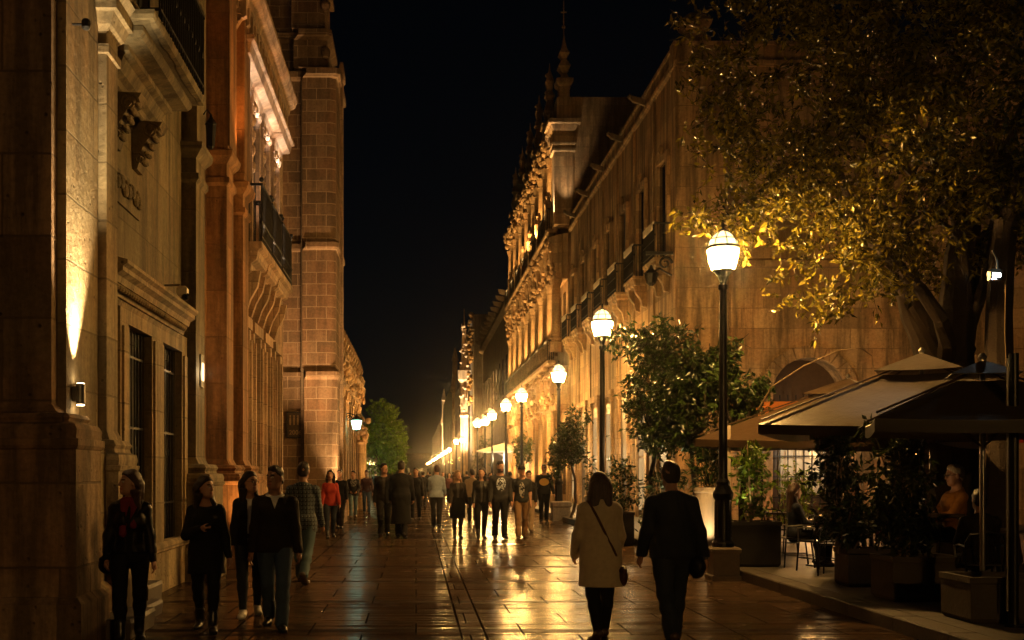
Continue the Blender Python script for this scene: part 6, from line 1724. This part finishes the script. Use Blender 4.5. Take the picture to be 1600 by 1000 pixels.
# --- middle distance
P1_ = printed('skull_print_shirt', (.005, .005, .0055), (.5, .58, .72), 26, .5, 1.36, .12, .17); P2_ = printed('bird_print_shirt', (.005, .006, .0055), (.3, .3, .3), 15, .47, 1.22, .07, .18); P3_ = printed('yellow_print_shirt', (.005, .005, .005), (.6, .36, .08), 5, .32, 1.33, .16, .12); P4_ = printed('grey_print_shirt', (.005, .005, .005), (.2, .2, .2), 20, .5, 1.28, .12, .16)
MID = [
 (516, 29.0, 'woman in red sweater with long dark hair walking towards us by the tower', dict(H=1.73, fem=True, hair=('dark', 'longer'), top=[('sweater', RED, {'fit': .022, 'hem': -.08})], legs=('trousers', JEAND, .01), shoe=(SHBLK, .2), arms=((.1, .18, .5, .1), (.15, .18, .5, .1)))),
 (531, 34.0, 'man in black shirt partly behind the woman in red', dict(H=1.76, top=[('shirt', BLK, {})], legs=('trousers', BROWNJ, .014), shoe=(SHBLK, 0))),
 (552, 42.0, 'man in dark print top and light jeans walking towards us', dict(H=1.74, top=[('shirt', P4_, {'fit': .02, 'hem': -.1})], legs=('trousers', JEANL, .013), shoe=(SHBR, 0), arms=((.2, .2, .9, .6), (.2, .2, .9, .6)))),
 (573, 46.0, 'man in maroon dark shirt and jeans behind the man with print top', dict(H=1.76, top=[('shirt', pm('maroon', (.045, .02, .02)), {})], legs=('trousers', JEAN, .013), shoe=(SHBLK, 0))),
 (600, 29.9, 'man in dark suit jacket with head turned, left of the long black coat', dict(H=1.9, head=(35, 0), top=[('shirt', GREYC, {'fit': .01}), ('jacket', CHAR, {'fit': .028, 'hem': -.14, 'open': .04, 'collar': True})], legs=('trousers', CHAR, .016), shoe=(SHBLK, 0), swing=.6)),
 (627, 29.0, 'broad man in long black coat walking away in the middle of the street', dict(H=1.94, face=180, build=1.12, top=[('coat', BLK, {'fit': .034, 'hem': -.6, 'flare': .06, 'collar': True})], legs=('trousers', BLK, .018), shoe=(SHBLK, 0), swing=.5)),
 (650, 40.0, 'man in black suit right behind the long black coat', dict(H=1.84, top=[('jacket', BLK, {'fit': .026, 'hem': -.12, 'collar': True})], legs=('trousers', BLK, .016), shoe=(SHBLK, 0))),
 (682, 34.2, 'man in pale blue shirt walking away in the middle of the street', dict(H=1.86, face=180, hair=('brown', 'short'), top=[('shirt', SHIRT, {'fit': .022, 'hem': -.07, 'sleeve': .85, 'collar': True})], legs=('trousers', pm('dark_slacks', (.022, .022, .022)), .016), shoe=(SHBLK, 0), swing=.35)),
 (715, 29.0, 'woman in dark knee length skirt with long light hair', dict(H=1.7, fem=True, hair=('light', 'long'), top=[('top', GREYC, {'fit': .01}), ('jacket', BROWNJ, {'fit': .026, 'hem': -.05, 'open': .04})], legs=('skirt', BLK), shoe=(SHBLK, .2), swing=.35)),
 (738, 37.0, 'person in tan jacket half hidden between two dark haired women', dict(H=1.78, face=180, top=[('jacket', TAN, {'fit': .024})], legs=('trousers', CHAR, .014), shoe=(SHBLK, 0))),
 (752, 28.6, 'woman in dark leather jacket left of the bearded man', dict(H=1.76, fem=True, hair=('dark', 'long'), build=1.05, top=[('top', GREYC, {'fit': .012}), ('jacket', LEATH, {'fit': .028, 'hem': -.05, 'open': .035})], legs=('trousers', BLK, .012), shoe=(SHBLK, .3), swing=.35)),
 (781, 28.6, 'bearded man in black shirt with pale print', dict(H=1.92, build=1.1, hair=('dark', 'beard'), top=[('shirt', P1_, {'fit': .024, 'hem': -.1, 'fold': .002})], legs=('trousers', BLK, .018), shoe=(SHBLK, 0), swing=.4)),
 (815, 28.7, 'man in cap, black print shirt and khaki trousers', dict(H=1.82, hair=('dark', 'cap'), top=[('shirt', P2_, {'fit': .022, 'hem': -.06, 'sleeve': .4, 'fold': .002})], legs=('trousers', KHAKI, .016), shoe=(SHBR, 0), swing=.5)),
 (826, 32.0, 'person in brown trousers mostly hidden behind the man in cap', dict(H=1.72, top=[('shirt', CHAR, {})], legs=('trousers', TAN, .014), shoe=(SHBR, 0))),
 (850, 38.3, 'man in black sweater with yellow chest print at the right kerb', dict(H=1.9, build=1.06, base=.0, top=[('sweater', P3_, {'fit': .026, 'hem': -.08, 'fold': .002})], legs=('trousers', BLK, .016), shoe=(SHBLK, 0), swing=.25, arms=((.0, .22, .35, 0), (.0, .22, .35, 0)))),
]
for i, (px, Y, lab, kw) in enumerate(MID):
    rq = random.Random(i * 7 + 3)
    kw.setdefault('arms', ((rq.uniform(-.2, .35), rq.uniform(.08, .2), rq.uniform(.1, .6), rq.uniform(0, .3)), (rq.uniform(-.2, .35), rq.uniform(.08, .2), rq.uniform(.1, .6), rq.uniform(0, .3))))
    kw.setdefault('head', (rq.uniform(-28, 28), rq.uniform(-2, 8))); kw['face'] = kw.get('face', 0) + rq.uniform(-9, 9)
    kw.setdefault('lead', 1 if i % 2 else -1); kw.setdefault('swing', .7)
    person(px, Y, lab, det=1, **kw)
# --- far walkers: three figures, copied with their clothes
FARG = 'distant walkers down the street'
f1 = person(538, 56, 'far walker in dark clothes near the low ornate house', H=1.72, det=0, top=[('jacket', CHAR, {'fit': .024})], legs=('trousers', JEAND, .014), shoe=(SHBLK, 0), group=FARG)
f2 = person(661, 52, 'far dark figure just left of the pale blue shirt', H=1.76, det=0, face=180, top=[('jacket', BLK, {'fit': .026, 'hem': -.12})], legs=('trousers', CHAR, .014), shoe=(SHBLK, 0), group=FARG)
f3 = person(702, 60, 'far woman with long hair right of the pale blue shirt', H=1.68, det=0, fem=True, hair=('dark', 'long'), top=[('sweater', pm('wine', (.1, .03, .03)), {'fit': .02})], legs=('trousers', BLK, .01), shoe=(SHBLK, 0), group=FARG)
tiny = 'tiny distant walker in the crowd at the street end'
for k, (px, Y, lab) in enumerate(((562, 66, 'far walker behind the man with light jeans'), (587, 72, 'far walker below the round green tree'), (640, 78, 'far walker beside the long black coat'), (672, 88, None), (668, 120, None), (644, 110, None), (692, 80, 'far walker left of the woman in skirt'), (730, 62, 'far walker under the paired small lamps'), (765, 52, 'far walker between the women and the bearded man'), (797, 50, 'far walker behind the bearded man'), (612, 95, None), (655, 140, None), (625, 130, None), (684, 150, None), (660, 170, None), (708, 100, 'far walker under the far lamp row'))):
    src = (f1, f2, f3)[k % 3]
    thing_copy(src, (PX(px, Y), Y, 0), R((k * 67) % 50 + (180 if k % 2 else 0)), lab or tiny, FARG)
# --- guests on the terrace
person(1240, 18.3, 'long haired woman in dark top seated at a terrace table, in profile', 1.68, 90, True, base=.15, sit=1, det=2, head=(0, 6), hair=('brown', 'long'), arms=((.5, .1, .9, .4), (.45, .1, .9, .4)), top=[('sweater', NAVY, {'fit': .02, 'hem': -.06})], legs=('trousers', BLK, .012), shoe=(SHBLK, .2), x=PX(1243, 18.3))
person(1490, 14.6, 'grey haired man with glasses in mustard shirt seated at the dark table', 1.8, 270, False, base=.33, sit=1, det=2, head=(0, 8), hair=('grey', 'short'), arms=((.55, .12, .9, .3), (.5, .12, 1.0, .4)), top=[('shirt', MUST, {'fit': .024, 'hem': -.06, 'collar': True})], legs=('trousers', CHAR, .016), shoe=(SHBLK, 0), x=PX(1490, 14.6), extra=glasses)
person(1518, 13.2, 'dark seated guest seen from behind in front of the grey haired man', 1.66, 172, False, base=.15, sit=1, det=1, hair=('dark', 'short'), arms=((.5, .12, .9, .3), (.5, .12, .9, .3)), top=[('sweater', BROWNJ, {'fit': .024})], legs=('trousers', BLK, .014), shoe=(SHBLK, 0), x=PX(1530, 13.2))
person(1556, 21, 'dark figure standing far back under the red awning', 1.72, 40, False, base=.15, swing=.15, det=1, hair=('dark', 'short'), top=[('shirt', BLK, {})], legs=('trousers', BLK, .014), shoe=(SHBLK, 0))
person(1332, 18.6, 'guest in grey sweater seated across the table from the long haired woman', 1.72, 268, False, base=.15, sit=1, det=1, hair=('dark', 'short'), arms=((.5, .12, .9, .3), (.5, .12, .9, .3)), top=[('sweater', GREYC, {'fit': .024})], legs=('trousers', BLK, .014), shoe=(SHBLK, 0), x=PX(1330, 18.6))
person(1440, 18.9, 'guest in dark red top seated at the far dark table', 1.7, 90, True, base=.15, sit=1, det=1, hair=('dark', 'long'), arms=((.5, .12, .9, .3), (.5, .12, .9, .3)), top=[('sweater', SCARF, {'fit': .02})], legs=('trousers', BLK, .014), shoe=(SHBLK, 0), x=PX(1398, 18.5))
# ================================================================= ADDED AIR VOLUME (stands in for lens bloom round the lamps)
def bloom_haze(density, g):
    m, nt = newmat('bloom_air'); t = NT(nt)
    v = t.n('ShaderNodeVolumePrincipled', i_Density=density, i_Anisotropy=g); v.inputs['Color'].default_value = (.9, .9, .92, 1)
    o = t.n('ShaderNodeOutputMaterial'); t.l(v.outputs[0], o.inputs['Volume'])
    mb = MB(); mb.box(-410, 410, -65, 1510, -1.2, 30)
    tag(mb.build('bloom_haze', m), kind='stuff')
bloom_haze(.0003, .985)
SC.cycles.volume_bounces = 0
